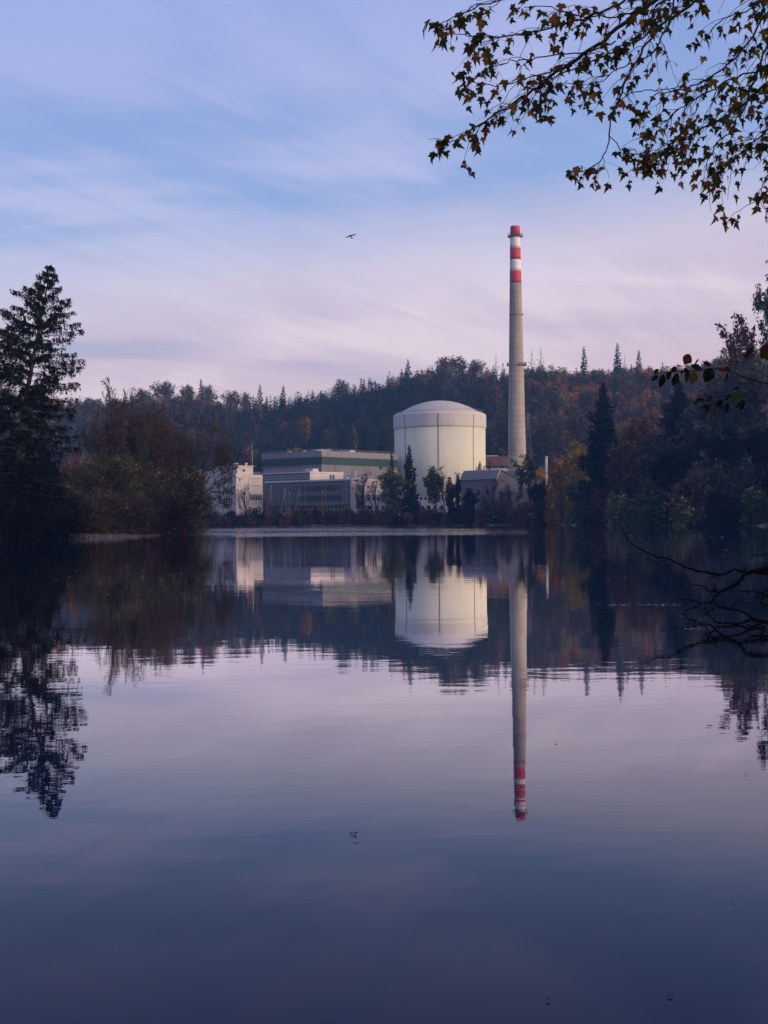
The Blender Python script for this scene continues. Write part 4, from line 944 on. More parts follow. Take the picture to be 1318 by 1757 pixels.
def put(name, kd, px, ytop, wpx, Y, col, lb_, cat='tree', group=None, bark=None, sink=0.3, zb=None):
    a_ = at(px, ytop, Y); gz = ground_z(a_[0], Y) if zb is None else zb
    return place(name, kd, a_[0], Y, gz - sink, max(1.2, a_[2] - gz + sink), wpx / F * Y, col, lb_, cat, group, px * 0.73 + Y, bark)
BANK = [
 # along the plant
 ('bare_tree', 'bare tree', 424, 826, 30, 453, 'bare', 'leafless shrubby tree against the pale block\'s sunlit wall', 'tree'),
 ('bare_tree', 'bare tree', 452, 838, 22, 453, 'yellow', 'thin leafless tree with few yellow leaves between pale block and office', 'tree'),
 ('yellow_bush', 'twiggy bush', 553, 853, 18, 452, 'yellow', 'small yellowing bush before the right end of the office facade', 'bush'),
 ('bare_tree', 'bare tree', 622, 797, 44, 454, 'bare', 'tall bare tree with ivied trunk before the beige end wall', 'tree'),
 ('bare_tree', 'bare tree', 648, 812, 34, 453, 'bare', 'bare brown tree right of the ivied one, before the beige wall', 'tree'),
 ('poplar_tree', 'tall tree', 674, 790, 46, 453, 'olive', 'dense olive green tree overlapping the round tower\'s left foot', 'tree'),
 ('spruce_tree', 'small spruce', 672, 776, 32, 458, 'green', 'thin topped green spruce poking out behind the dense olive tree', 'tree'),
 ('spruce_tree', 'small spruce', 702, 764, 46, 456, 'spruce', 'dark pointed spruce standing before the round tower', 'tree'),
 ('leafy_tree', 'open tree', 745, 801, 58, 452, 'green', 'loose green tree with spread limbs before the tower\'s centre', 'tree'),
 ('bare_tree', 'bare tree', 765, 803, 30, 455, 'yellow', 'thin pale yellow tree behind the loose green tree', 'tree'),
 ('ivy_clad_tree', 'ivy column', 772, 820, 17, 451, 'dark', 'dark ivy-clad tree stub left of a taller ivy column', 'tree'),
 ('ivy_clad_tree', 'ivy column', 786, 812, 14, 452, 'dark', 'tall dark ivy column before the tower\'s right foot', 'tree'),
 ('ivy_clad_tree', 'ivy column', 806, 838, 24, 451, 'dark', 'short dark ivy clump before the workshop\'s left wall', 'tree'),
 ('small_tree', 'open tree', 820, 792, 22, 500, 'yellow', 'small yellowish tree rising behind the saw-tooth roof', 'tree'),
 ('bare_tree', 'bare tree', 848, 812, 50, 452, 'bare', 'wide bare brown tree before the saw-tooth roof', 'tree'),
 ('twiggy_tree', 'twiggy bush', 853, 842, 56, 451, 'brown', 'brown twiggy thicket before the workshop wall', 'bush'),
 ('bare_tree', 'bare tree', 880, 822, 34, 452, 'bare', 'bare tree before the second saw-tooth gable', 'tree'),
 ('leafy_tree', 'open tree', 912, 779, 50, 448, 'green', 'loose green tree at the foot of the tall stack, right side', 'tree'),
 ('leafy_tree', 'round tree', 925, 822, 44, 446, 'dark', 'dark dense tree below the white flue', 'tree'),
 # right bank, from the plant outwards
 ('golden_tree', 'round tree', 985, 754, 66, 425, 'yellow', 'golden orange tree left of the tall dark bank spruce', 'tree'),
 ('golden_tree', 'round tree', 958, 785, 40, 430, 'orange', 'small orange tree left of the larger golden one', 'tree'),
 ('olive_tree', 'round tree', 990, 812, 66, 402, 'olive', 'yellow olive rounded tree below the golden one', 'tree'),
 ('big_bank_spruce', 'bank spruce', 1035, 655, 98, 385, 'spruce', 'tall dark shaggy spruce on the right bank, standing clear of the others', 'tree'),
 ('bronze_tree', 'round tree', 1093, 703, 76, 392, 'rust', 'bronze autumn tree between the two dark spruces of the right bank', 'tree'),
 ('bronze_tree', 'round tree', 1072, 745, 60, 378, 'brown', 'brown tree under the bronze one, right of the shaggy spruce', 'tree'),
 ('broad_spruce', 'bank spruce', 1165, 652, 112, 372, 'spruce', 'broad dark spruce behind the hanging beech twig', 'tree'),
 ('grey_willow', 'round tree', 1122, 728, 70, 352, 'grey', 'greyish rounded tree before the broad dark spruce', 'tree'),
 ('grey_willow', 'round tree', 1215, 640, 96, 358, 'grey', 'high grey green tree right of the broad spruce', 'tree'),
 ('brown_tree', 'round tree', 1235, 597, 70, 400, 'brown', 'olive brown tree high on the right slope below the reddish crown', 'tree'),
 ('red_tree', 'open tree', 1283, 538, 76, 372, 'red', 'reddish loose-crowned tree at the right edge, against the sky', 'tree'),
 ('tall_edge_tree', 'tall tree', 1330, 440, 66, 350, 'green', 'tallest tree cut by the right edge of the photo', 'tree'),
 ('grey_willow', 'round tree', 1290, 610, 100, 345, 'grey', 'large grey green tree at the right edge below the reddish crown', 'tree'),
 ('dark_tree', 'round tree', 1150, 765, 90, 338, 'dark', 'dark rounded tree in the middle of the right bank', 'tree'),
 ('dark_tree', 'tall tree', 1245, 715, 90, 330, 'dark', 'dark tall tree right of the middle of the right bank', 'tree'),
 ('dark_tree', 'round tree', 1310, 725, 90, 322, 'dark', 'dark tree low at the right edge over the rocks', 'tree'),
 ('purple_tree', 'round tree', 1190, 790, 76, 326, 'brown', 'dull brown tree low on the right bank', 'tree'),
 ('maroon_bush', 'bush', 1038, 832, 56, 372, 'red', 'dark red bush under the shaggy spruce', 'bush'),
 ('dark_tree', 'round tree', 1000, 850, 66, 384, 'green', 'dull green low tree near the water below the golden trees', 'tree'),
 ('olive_bush', 'bush', 1075, 842, 80, 352, 'olive', 'olive bush by the water right of the dark red one', 'bush'),
 ('olive_bush', 'bush', 1130, 836, 84, 338, 'green', 'green bush by the water below the grey tree', 'bush'),
 ('olive_bush', 'bush', 1190, 846, 84, 324, 'olive', 'olive bush overhanging rocks on the right bank', 'bush'),
 ('dark_bush', 'bush', 1250, 838, 90, 312, 'dark', 'dark bush overhanging rocks near the right edge', 'bush'),
 ('dark_bush', 'bush', 1310, 836, 90, 306, 'green', 'dull bush over rocks cut by the right edge', 'bush'),
 ('dark_bush', 'bush', 955, 858, 50, 440, 'dark', 'dark bush at the corner of the far bank and right bank', 'bush'),
 ('dark_bush', 'bush', 905, 858, 56, 449, 'brown', 'brown bush on the far bank below the stack', 'bush'),
 ('dark_bush', 'bush', 1155, 800, 90, 345, 'brown', 'dim brown bush halfway up the right bank', 'bush'),
 ('dark_bush', 'bush', 1260, 775, 100, 322, 'grey', 'dim grey green bush halfway up at the right', 'bush'),
]
for (nm, kd, px, yt, wp, Y, col, lb_, cat) in BANK:
    put(nm, kd, px, yt, wp, float(Y), col, lb_, cat)

# thickets nobody could count: low growth along the water and under the trees
def thicket(name, spots, hmax, cols, seed, per=520, leaf=.3):
    rng = np.random.default_rng(seed); Vs, Cs, Ms = [], [], []
    for (x, y, s_) in spots:
        gz = ground_z(x, y); k = int(rng.integers(0, len(cols))); hm = hmax * s_ * rng.uniform(.55, 1.15); R_ = rng.uniform(1.4, 3.0) * s_
        n = int(per * s_); th_ = rng.random(n) * 6.28; rr = np.sqrt(rng.random(n)) * R_; zf = rng.random(n) ** .8
        C = np.stack([x + rr * np.cos(th_), y + rr * np.sin(th_), gz + zf * hm * (1 - .45 * (rr / R_) ** 2)], -1)
        C += rng.normal(size=C.shape) * .15
        v, _ = tri_cloud(rng, C, leaf * (.6 + .8 * rng.random(n)), 1.2); b = np.exp(rng.normal() * .25) * np.exp(rng.normal(size=n) * .25)
        Vs.append(v); Cs.append(np.repeat(np.stack([b] * 3, -1), 3, 0)); Ms.append(np.full(n, k))
    Vv = np.vstack(Vs); o_ = link(name, tri_mesh(name, Vv, np.arange(len(Vv)).reshape(-1, 3), [FMB[c] for c in cols], np.vstack(Cs), np.concatenate(Ms)))
    return tag(o_, kind='stuff')
rg = np.random.default_rng(5)
sp_ = []
for x in np.arange(-104, 60, 1.25):
    for r_ in range(2): sp_.append((x + rg.uniform(-.8, .8), 451.5 + 3.2 * r_ + rg.uniform(-.9, .9), rg.uniform(.7, 1.1)))
thicket('undergrowth', sp_, 5.6, ['red', 'brown', 'rust', 'brown', 'dark'], 8)
sp_ = []
for i in range(420):
    Y = rg.uniform(300, 450); X = np.interp(Y, [290, 312, 345, 362, 400, 448], [89, 85, 73, 65, 61, 58]) + rg.uniform(.5, 45) ** 1.0 * rg.random()
    sp_.append((X + 1.5, Y, rg.uniform(.8, 1.5)))
thicket('bank_thicket', sp_, 3.6, ['green', 'dark', 'brown', 'olive', 'dark', 'grey'], 9)
# ---------------------------------------------------------------- left bank
# the big spruce: leaning trunk, long drooping boughs with hanging twigs
def big_spruce():
    rng = np.random.default_rng(3); Y0 = 148.0
    base = at(18, 915, Y0); base[2] = ground_z(base[0], Y0) - .3
    TP = np.array([base, at(28, 800, Y0), at(42, 700, Y0), at(58, 610, Y0), at(74, 530, Y0), at(88, 452, Y0)])
    root = tag(empty('big_spruce', tuple(base)), 'huge dark spruce with drooping shaggy boughs on the left bank, tallest tree there', 'tree')
    Rr = [.42, .36, .29, .21, .12, .02]
    wv, wt = tube(TP, Rr, 10)
    link('trunk', tri_mesh('big spruce trunk', wv - base, wt, [BARK], smooth=True), root)
    # reach to the right (in photo pixels) by height, and to the left
    ys = [452, 480, 510, 545, 575, 600, 630, 660, 700, 740, 780, 820, 860, 900]
    rr_ = [2, 17, 38, 60, 66, 72, 92, 96, 84, 90, 78, 74, 56, 50]; rl_ = [2, 20, 46, 74, 92, 104, 116, 124, 130, 130, 124, 110, 96, 80]
    parts, Cs, bs, tws = [], [], [], []
    ztop = TP[-1][2]; zb = base[2]; nb = 225
    for i in range(nb):
        f = (i // 5 * 5 + 2.5 + rng.normal() * .35) / nb; f = min(max(f, .005), .995); z = zb + 1.5 + (ztop - zb - 1.6) * f ** 1.12
        k = np.searchsorted(TP[:, 2], z) - 1; k = min(max(k, 0), 4); q = TP[k] + (TP[k + 1] - TP[k]) * ((z - TP[k][2]) / (TP[k + 1][2] - TP[k][2]))
        py = 915 - (z - base[2]) / (ztop - base[2]) * 463
        a = i * 2.39996 + rng.normal() * .25; d = np.array([math.cos(a), math.sin(a), 0])
        R_ = (np.interp(py, ys, rr_) if d[0] > 0 else np.interp(py, ys, rl_)) / F * Y0 * rng.uniform(.82, 1.18)
        if rng.random() < .08: R_ *= .6
        up_ = 0.55 * f if d[0] < 0 else 0.30 * f
        dr = .30 * (1 - f) + .1
        s_ = np.linspace(0, 1, 9); Q = q + d * (R_ * s_)[:, None]; Q[:, 2] += R_ * (up_ * s_ - dr * s_ ** 1.6 + (dr * .35) * s_ ** 5); Q[1:] += rng.normal(size=(8, 3)) * .07
        parts.append(tube(Q, np.linspace(.075 * (1.2 - f), .012, 9), 4))
        # side twigs
        m_ = int(6 + R_ * 4.6)
        for j in range(m_):
            u = rng.uniform(.16, 1) ** .8; kk = min(int(u * 8), 7); p0 = Q[kk] + (Q[kk + 1] - Q[kk]) * (u * 8 - kk)
            sd = np.array([-d[1], d[0], 0]) * rng.choice([-1, 1]); tl = R_ * .13 * (1.15 - u) + rng.uniform(.15, .42)
            dv = sd * .8 + d * .6 + np.array([0, 0, -.35]); dv /= np.linalg.norm(dv)
            tq = p0 + dv * (tl * np.linspace(0, 1, 4))[:, None]; tq[:, 2] -= .28 * tl * np.linspace(0, 1, 4) ** 2
            tws.append(tube(tq, [.022, .017, .012, .006], 3))
            nn = int(6 + tl * 12); uu = rng.random(nn) * 3; ki = np.minimum(uu.astype(int), 2)
            c_ = tq[ki] + (tq[ki + 1] - tq[ki]) * (uu - ki)[:, None] + rng.normal(size=(nn, 3)) * .055
            hang = rng.random(nn) < .55; c_[hang, 2] -= rng.random(hang.sum()) * (.30 + .5 * (1 - f)) 
            Cs.append(c_); bs.append(np.full(nn, math.exp(rng.normal() * .3)))
        nn = int(10 + R_ * 14); uu = rng.uniform(.12, 1, nn) * 8; ki = np.minimum(uu.astype(int), 7); c_ = Q[ki] + (Q[ki + 1] - Q[ki]) * (uu - ki)[:, None] + rng.normal(size=(nn, 3)) * .09
        c_[:, 2] -= rng.random(nn) * .2; Cs.append(c_); bs.append(np.ones(nn))
    bv, bt = join(parts); link('bough', tri_mesh('big spruce boughs', bv - base, bt, [BARK], smooth=True), root)
    C = np.vstack(Cs); b = np.concatenate(bs)
    # each spray is a narrow sliver hanging down
    n = len(C); O = rng.normal(size=(n, 3, 3)) * np.array([.075, .075, .05]); O[:, 0, 2] -= rng.random(n) * .30; V_ = (C[:, None] + O).reshape(-1, 3)
    tv, tt = join(tws); nV = len(V_)
    Vall = np.vstack([V_, tv]) - base; Tall = np.vstack([np.arange(3 * n).reshape(-1, 3), tt + nV]); Call = np.vstack([np.repeat(np.stack([b] * 3, -1), 3, 0), np.full((len(tv), 3), .8)])
    link('crown', tri_mesh('big spruce crown', Vall, Tall, [foliage_mat('old spruce needles', (0.014, 0.016, 0.010), .1, 0)], Call), root)
big_spruce()

RMIN[0] = 0.045
P_('left willow', broadleaf, seed=71, h=22, w=15, nleaf=2600, leaf=.18, stems=3, maxlev=5, nch=(6, 5, 4, 3, 3), spread=36, up=.55, clump=.28, colvar=.35, low=.12)
P_('left alder', broadleaf, seed=72, h=19, w=17, nleaf=15000, leaf=.14, stems=4, maxlev=4, nch=(8, 6, 4, 4), spread=42, up=.4, clump=.5, colvar=.35, low=.25)
RMIN[0] = 0.03
P_('left bare', broadleaf, seed=73, h=18, w=14, nleaf=2500, leaf=.13, stems=3, maxlev=5, nch=(6, 4, 4, 3, 3), spread=44, up=.35, clump=.3)
P_('left bush', broadleaf, seed=74, h=8, w=10, nleaf=15000, leaf=.13, stems=9, maxlev=3, nch=(8, 6, 5), spread=44, up=.25, clump=.4, colvar=.35, low=.5)
P_('overhang', broadleaf, seed=76, h=9, w=13, nleaf=6500, leaf=.13, stems=5, maxlev=4, nch=(6, 5, 4, 3), spread=46, up=.15, clump=.35, lean=.7, colvar=.35, low=.2)
for (nm, kd, px, yt, wp, Y, col, lb_, cat) in [
 ('willow_tree', 'left willow', 205, 636, 128, 196, 'umber', 'tall half-bare willow with thin upright twigs, beside the big spruce', 'tree'),
 ('alder_tree', 'left alder', 255, 695, 150, 205, 'umber', 'dense brown rounded tree in the middle of the left bank', 'tree'),
 ('alder_tree', 'left alder', 190, 772, 120, 192, 'olive', 'olive brown low tree at the foot of the half-bare willow', 'tree'),
 ('bare_tree', 'left bare', 318, 692, 150, 210, 'bare', 'spreading leafless tree reaching right towards the pale block', 'tree'),
 ('willow_bush', 'left bush', 280, 790, 135, 200, 'olive', 'greyish green bush below the leafless spreading tree', 'bush'),
 ('overhanging_willow', 'overhang', 328, 826, 130, 203, 'olive', 'low willow leaning out over the water at the tip of the left bank', 'tree'),
 ('golden_bush', 'left bush', 140, 772, 80, 235, 'rust', 'dull orange bush seen between big spruce and willow', 'bush'),
 ('golden_bush', 'left bush', 175, 800, 70, 215, 'yellow', 'dull yellow bush right of the orange one', 'bush'),
 ('red_bush', 'left bush', 268, 835, 120, 196, 'red', 'dark red bush low on the left bank near the water', 'bush'),
 ('brown_bush', 'left bush', 215, 842, 110, 186, 'brown', 'brown bush behind the gravel bar', 'bush'),
 ('brown_bush', 'left bush', 150, 836, 110, 176, 'brown', 'brown bush right of the big spruce\'s foot', 'bush'),
 ('dark_fir', 'small spruce', 22, 735, 110, 160, 'dark', 'dark dense fir filling the lower part behind the big spruce', 'tree'),
 ('dark_fir', 'small spruce', 82, 770, 90, 163, 'dark', 'dark dense fir just right of the big spruce\'s trunk', 'tree'),
 ('dark_yew', 'left bush', 40, 800, 150, 158, 'dark', 'black green bush under the big spruce', 'bush'),
 ('dark_yew', 'left bush', 100, 838, 90, 160, 'dark', 'black green bush right below the big spruce\'s boughs', 'bush'),
 ('red_bush', 'left bush', 312, 868, 64, 205, 'brown', 'small red brown bush at the tip of the left bank', 'bush')]:
    put(nm, kd, px, yt, wp, float(Y), col, lb_, cat)
rg = np.random.default_rng(6); sp_ = []
for i in range(150):
    Y = rg.uniform(152, 214); X = np.interp(Y, [150, 164, 175, 205, 215], [-46, -39, -36, -35, -40]) - rg.uniform(0.5, 14)
    sp_.append((X, Y, rg.uniform(.35, .6)))
thicket('bank_undergrowth', sp_, 2.6, ['brown', 'dark', 'olive', 'red'], 10, per=900, leaf=.16)

RMIN[0] = 0.0
# stones and driftwood
def rock(name, x, y, s_, seed, mat, label, group, z=None):
    rng = np.random.default_rng(seed); import bmesh
    bm = bmesh.new(); bmesh.ops.create_icosphere(bm, subdivisions=3, radius=1.0)
    dirs = rng.normal(size=(9, 3)); dirs /= np.linalg.norm(dirs, axis=1, keepdims=True); cut = rng.uniform(.45, .85, 9)
    for v in bm.verts:
        p = np.array(v.co)
        for d_, c_ in zip(dirs, cut):
            e = p @ d_
            if e > c_: p = p - d_ * (e - c_)
        p = p * (1 + .04 * math.sin(p[0] * 7 + seed) * math.cos(p[1] * 6)); v.co = Vector(p * np.array([s_, s_ * .7, s_ * .45]))
    me = bpy.data.meshes.new(name); bm.to_mesh(me); bm.free(); me.materials.append(mat)
    o_ = link(name, me, None, (x, y, (ground_z(x, y) if z is None else z) + s_ * .12)); o_.rotation_euler = (rng.normal() * .1, rng.normal() * .1, rng.random() * 6)
    return tag(o_, label, 'rock', group)
M_stone = plain('river stone', (0.30, 0.28, 0.28), 0.9, 3, 0.4, 0.5); M_stone2 = plain('dark river stone', (0.16, 0.15, 0.15), 0.8, 3, 0.4, 0.5)
rs = [(965, 449, 1.5), (972, 448.5, 1.0), (1001, 352, 1.3), (1010, 350, .9), (1088, 338, 1.6), (1096, 336, 1.1), (1105, 332, .9), (1133, 324, .9), (1192, 311, 1.6), (1203, 309.5, 1.2), (1213, 308, .9),
      (1228, 306, 1.2), (1246, 304, 1.3), (1262, 301.5, .8), (1280, 299, 1.4), (1294, 297, .8), (1309, 295, 1.5), (1150, 318, .7), (1060, 343, .8), (1040, 345, .7), (985, 400, .9), (880, 449.5, .8), (842, 449.8, .9), (700, 450, .7), (640, 450, .6)]
for i, (px, Y, s_) in enumerate(rs):
    # walk to the waterline on that line of sight
    Yt = Y
    for dy in np.arange(-30, 40, .5):
        if river_sd(np.array([at(px, 900, Y + dy)[0]]), np.array([Y + dy]))[0] > -0.5: Yt = Y + dy; break
    x = at(px, 900, Yt)[0]
    lb_ = 'grey rock at the waterline of the right bank' if px > 950 else 'small grey rock at the waterline of the far bank'
    rock('bank_rock', x, Yt, s_, 300 + i, M_stone if i % 3 else M_stone2, lb_, 'rocks along the right bank' if px > 950 else 'rocks along the far bank')
# gravel bar stones, far too many to count
rng = np.random.default_rng(77); Vs, Ts, n0 = [], [], 0
oct_v = np.array([(1, 0, 0), (0, 1, 0), (-1, 0, 0), (0, -1, 0), (0, 0, .6), (0, 0, -.6)]); oct_t = np.array([(0, 1, 4), (1, 2, 4), (2, 3, 4), (3, 0, 4), (1, 0, 5), (2, 1, 5), (3, 2, 5), (0, 3, 5)])
for i in range(5200):
    Y = rng.uniform(146, 214); xe = np.interp(Y, [141, 147, 153, 164, 175, 192, 205, 214], [-100, -60, -44, -37, -33.5, -32.5, -33, -38]); X = xe - abs(rng.normal()) * 1.8 + .2
    if Y < 153: X = rng.uniform(-56, -43); Y = max(Y, np.interp(X, [-60, -44], [147, 153]) + abs(rng.normal()) * 2.0)
    s_ = rng.uniform(.05, .17) * (2 if rng.random() < .06 else 1); v = oct_v * s_ * rng.uniform(.6, 1.3, (6, 1)); a = rng.random() * 6.28; c_, q_ = math.cos(a), math.sin(a)
    v = v @ np.array([[c_, q_, 0], [-q_, c_, 0], [0, 0, 1]]) + np.array([X, Y, max(-.05, ground_z(X, Y)) + s_ * .2]); Vs.append(v); Ts.append(oct_t + n0); n0 += 6
for i in range(2600):
    u = rng.random(); far = u < .35
    if far: X = rng.uniform(-105, 57); Y = np.interp(X, [-110, -60, -20, 20, 57], [455, 451, 449, 451, 448]) - .4 + abs(rng.normal()) * .8
    else: Y = rng.uniform(292, 448); X = np.interp(Y, [290, 312, 345, 362, 400, 448], [88, 84, 72, 64, 60, 57]) - .5 + abs(rng.normal()) * 1.0
    s_ = rng.uniform(.15, .5) * (1.6 if rng.random() < .1 else 1); v = oct_v * s_ * rng.uniform(.6, 1.3, (6, 1)); a = rng.random() * 6.28; c_, q_ = math.cos(a), math.sin(a)
    v = v @ np.array([[c_, q_, 0], [-q_, c_, 0], [0, 0, 1]]) + np.array([X, Y, max(-.05, ground_z(X, Y)) + s_ * .25]); Vs.append(v); Ts.append(oct_t + n0); n0 += 6
Vs = np.vstack(Vs); bb_ = np.repeat(np.exp(rng.normal(size=len(Vs) // 6) * .35), 6)
tag(link('gravel', tri_mesh('gravel', Vs, np.vstack(Ts), [foliage_mat('bar pebbles', (.17, .14, .125), 0.0, 0)], np.stack([bb_] * 3, -1))), kind='stuff')
rock('bank_rock', *[(a_[0], a_[1]) for a_ in [at(97, 925, 154.5)]][0], .8, 400, M_stone2, 'dark boulder lying on the gravel bar', None)

def limb(name, label, cat, paths, mat, jitter=0.0, twigs=0, seed=0, group=None):
    """a dead branch: every path is (list of (px,py,Y), r0, r1); main path first, the others its forks"""
    rng = np.random.default_rng(seed); first = None; root = None
    for k, (P, r0, r1) in enumerate(paths):
        Q = np.array([at(*p) for p in P]); n = 4 * (len(Q) - 1) + 1; u = np.linspace(0, len(Q) - 1, n); ki = np.minimum(u.astype(int), len(Q) - 2)
        # smooth the path, add small knots
        Qs = np.zeros((n, 3))
        for j in range(n):
            i0 = ki[j]; t_ = u[j] - i0; p0, p1, p2, p3 = Q[max(i0 - 1, 0)], Q[i0], Q[i0 + 1], Q[min(i0 + 2, len(Q) - 1)]
            Qs[j] = .5 * (2 * p1 + (p2 - p0) * t_ + (2 * p0 - 5 * p1 + 4 * p2 - p3) * t_ ** 2 + (3 * p1 - p0 - 3 * p2 + p3) * t_ ** 3)
        Qs[1:-1] += rng.normal(size=(n - 2, 3)) * jitter
        parts = [tube(Qs, np.linspace(r0, r1, n) * rng.uniform(.85, 1.15, n), 7)]
        for j in range(twigs):
            a = rng.integers(1, n - 1); d_ = rng.normal(size=3); d_[1] *= .4; d_ /= np.linalg.norm(d_); ln = min(r0 * 8, .7) * rng.uniform(.3, 1)
            tq = Qs[a] + d_ * (ln * np.linspace(0, 1, 4))[:, None] + rng.normal(size=(4, 3)) * ln * .05; tq[0] = Qs[a]
            parts.append(tube(tq, [r1 * 1.2, r1, r1 * .8, r1 * .4], 4))
        v, t_ = join(parts)
        if root is None:
            root = tag(empty(name, tuple(Qs[0])), label, cat, group); o0 = Qs[0].copy()
        link('stem' if k == 0 else 'side_branch', tri_mesh(name, v - o0, t_, [mat], smooth=True), root)
    return root
limb('driftwood_log', 'pale forked driftwood lying at the water\'s edge, right bank by the plant', 'driftwood',
     [([(952, 893, 446), (960, 899, 445), (975, 900, 444), (990, 899, 444)], .22, .1), ([(960, 899, 445), (950, 890, 445)], .12, .04)], plain('bleached wood', (.3, .28, .26), .8, 6, .2), .05, 3, 1)
limb('fallen_tree', 'fallen bare tree at the tip of the left bank, its twigs reaching over the water', 'fallen tree',
     [([(262, 900, 200), (290, 905, 203), (318, 904, 206), (345, 898, 208), (370, 900, 209), (386, 906, 210)], .16, .02), ([(300, 905, 204), (325, 912, 205), (345, 913, 206)], .07, .02),
      ([(318, 904, 206), (340, 905, 207), (347, 911, 207)], .06, .02), ([(330, 901, 207), (352, 888, 208), (372, 880, 209)], .05, .015), ([(285, 905, 203), (305, 885, 204), (330, 868, 205)], .1, .02)], BARK, .06, 10, 2)
limb('dead_branch', 'pale dead branch lying along the brushy shore of the left bank', 'branch',
     [([(165, 903, 186), (200, 905, 187), (240, 907, 189), (265, 912, 190)], .1, .03), ([(200, 905, 187), (225, 912, 187)], .05, .02)], BARK_PALE, .05, 6, 3)
limb('leaning_branch', 'dark bare limb leaning out left below the half-bare willow', 'branch',
     [([(185, 880, 192), (165, 838, 191), (150, 842, 191), (135, 850, 190)], .12, .03), ([(190, 810, 192), (160, 832, 191), (138, 848, 190)], .1, .03)], BARK, .08, 4, 4)

# dead branches over the water, right foreground (25-30 m)
def zp(L_, Y): return [(1000 + x * .2413, 890 + y * .2413, Y + k * .0) for k, (x, y) in enumerate(L_)]
limb('dead_snag', 'long black dead branch curving up over the water at the right edge', 'branch', [
 (zp([(3650, 540), (2500, 480), (1500, 420), (1318, 390), (1160, 375), (1070, 370), (980, 395), (870, 380), (740, 345), (620, 290), (540, 275), (450, 235), (345, 180), (290, 90), (250, 20)], 30), 0.0443, 0.0072),
 (zp([(620, 285), (540, 305), (490, 300), (445, 285)], 29.8), 0.0130, 0.0054), (zp([(980, 397), (930, 415), (890, 448)], 29.8), 0.0156, 0.0054),
 (zp([(1160, 375), (1150, 345), (1140, 330)], 29.8), 0.0078, 0.0036), (zp([(345, 182), (330, 188), (315, 186)], 29.8), 0.0052, 0.0036)], DARKWOOD, .012, 5, 12)
limb('dead_snag', 'forked black dead branch with knobbly joint dipping into the water at the right', 'branch', [
 (zp([(1450, 330), (1230, 370), (1150, 400), (1110, 450), (1040, 492), (965, 530), (920, 580), (865, 600), (760, 580), (680, 568)], 28), 0.0521, 0.0072),
 (zp([(865, 600), (800, 630), (740, 650), (710, 685), (680, 686)], 27.8), 0.0156, 0.0072), (zp([(950, 520), (890, 508), (850, 480), (765, 468), (740, 432)], 27.8), 0.0182, 0.0054),
 (zp([(765, 468), (732, 540), (718, 600), (735, 700), (742, 770)], 27.8), 0.0073, 0.0036), (zp([(965, 530), (945, 500), (938, 480)], 27.6), 0.0156, 0.0107), (zp([(938, 500), (880, 590), (860, 600)], 27.7), 0.0063, 0.0054)], DARKWOOD, .01, 5, 13)
limb('dead_snag', 'low black dead branch lying along the water at the right edge', 'branch', [
 (zp([(3650, 540), (2500, 620), (1500, 700), (1318, 735), (1220, 715), (1130, 660), (1010, 635), (920, 595)], 25.5), 0.0469, 0.0134),
 (zp([(1300, 735), (1200, 722), (1100, 745), (960, 738), (895, 685), (865, 625)], 25), 0.0312, 0.0054), (zp([(935, 640), (870, 690)], 25.2), 0.0156, 0.0072)], DARKWOOD, .01, 6, 14)
limb('dead_snag', 'short black dead branches stacked at the right edge, above the low one', 'branch', [
 (zp([(3650, 540), (2500, 510), (1500, 480), (1318, 512), (1250, 528), (1190, 518), (1120, 516)], 27), 0.0260, 0.0107), (zp([(3650, 540), (2500, 395), (1500, 250), (1318, 255), (1260, 262), (1195, 262)], 30), 0.0208, 0.0090),
 (zp([(3650, 540), (2500, 685), (1500, 830), (1318, 828), (1250, 832), (1195, 826)], 22.6), 0.0260, 0.0134), (zp([(1318, 555), (1220, 562), (1170, 568), (1110, 572)], 26.5), 0.0073, 0.0054), (zp([(1318, 590), (1240, 600), (1180, 598), (1110, 582)], 26.6), 0.0052, 0.0036),
 (zp([(3650, 540), (2500, 550), (1500, 560), (1318, 545), (1280, 560), (1270, 600), (1318, 620)], 26.5), 0.0156, 0.0179)], DARKWOOD, .01, 6, 15)

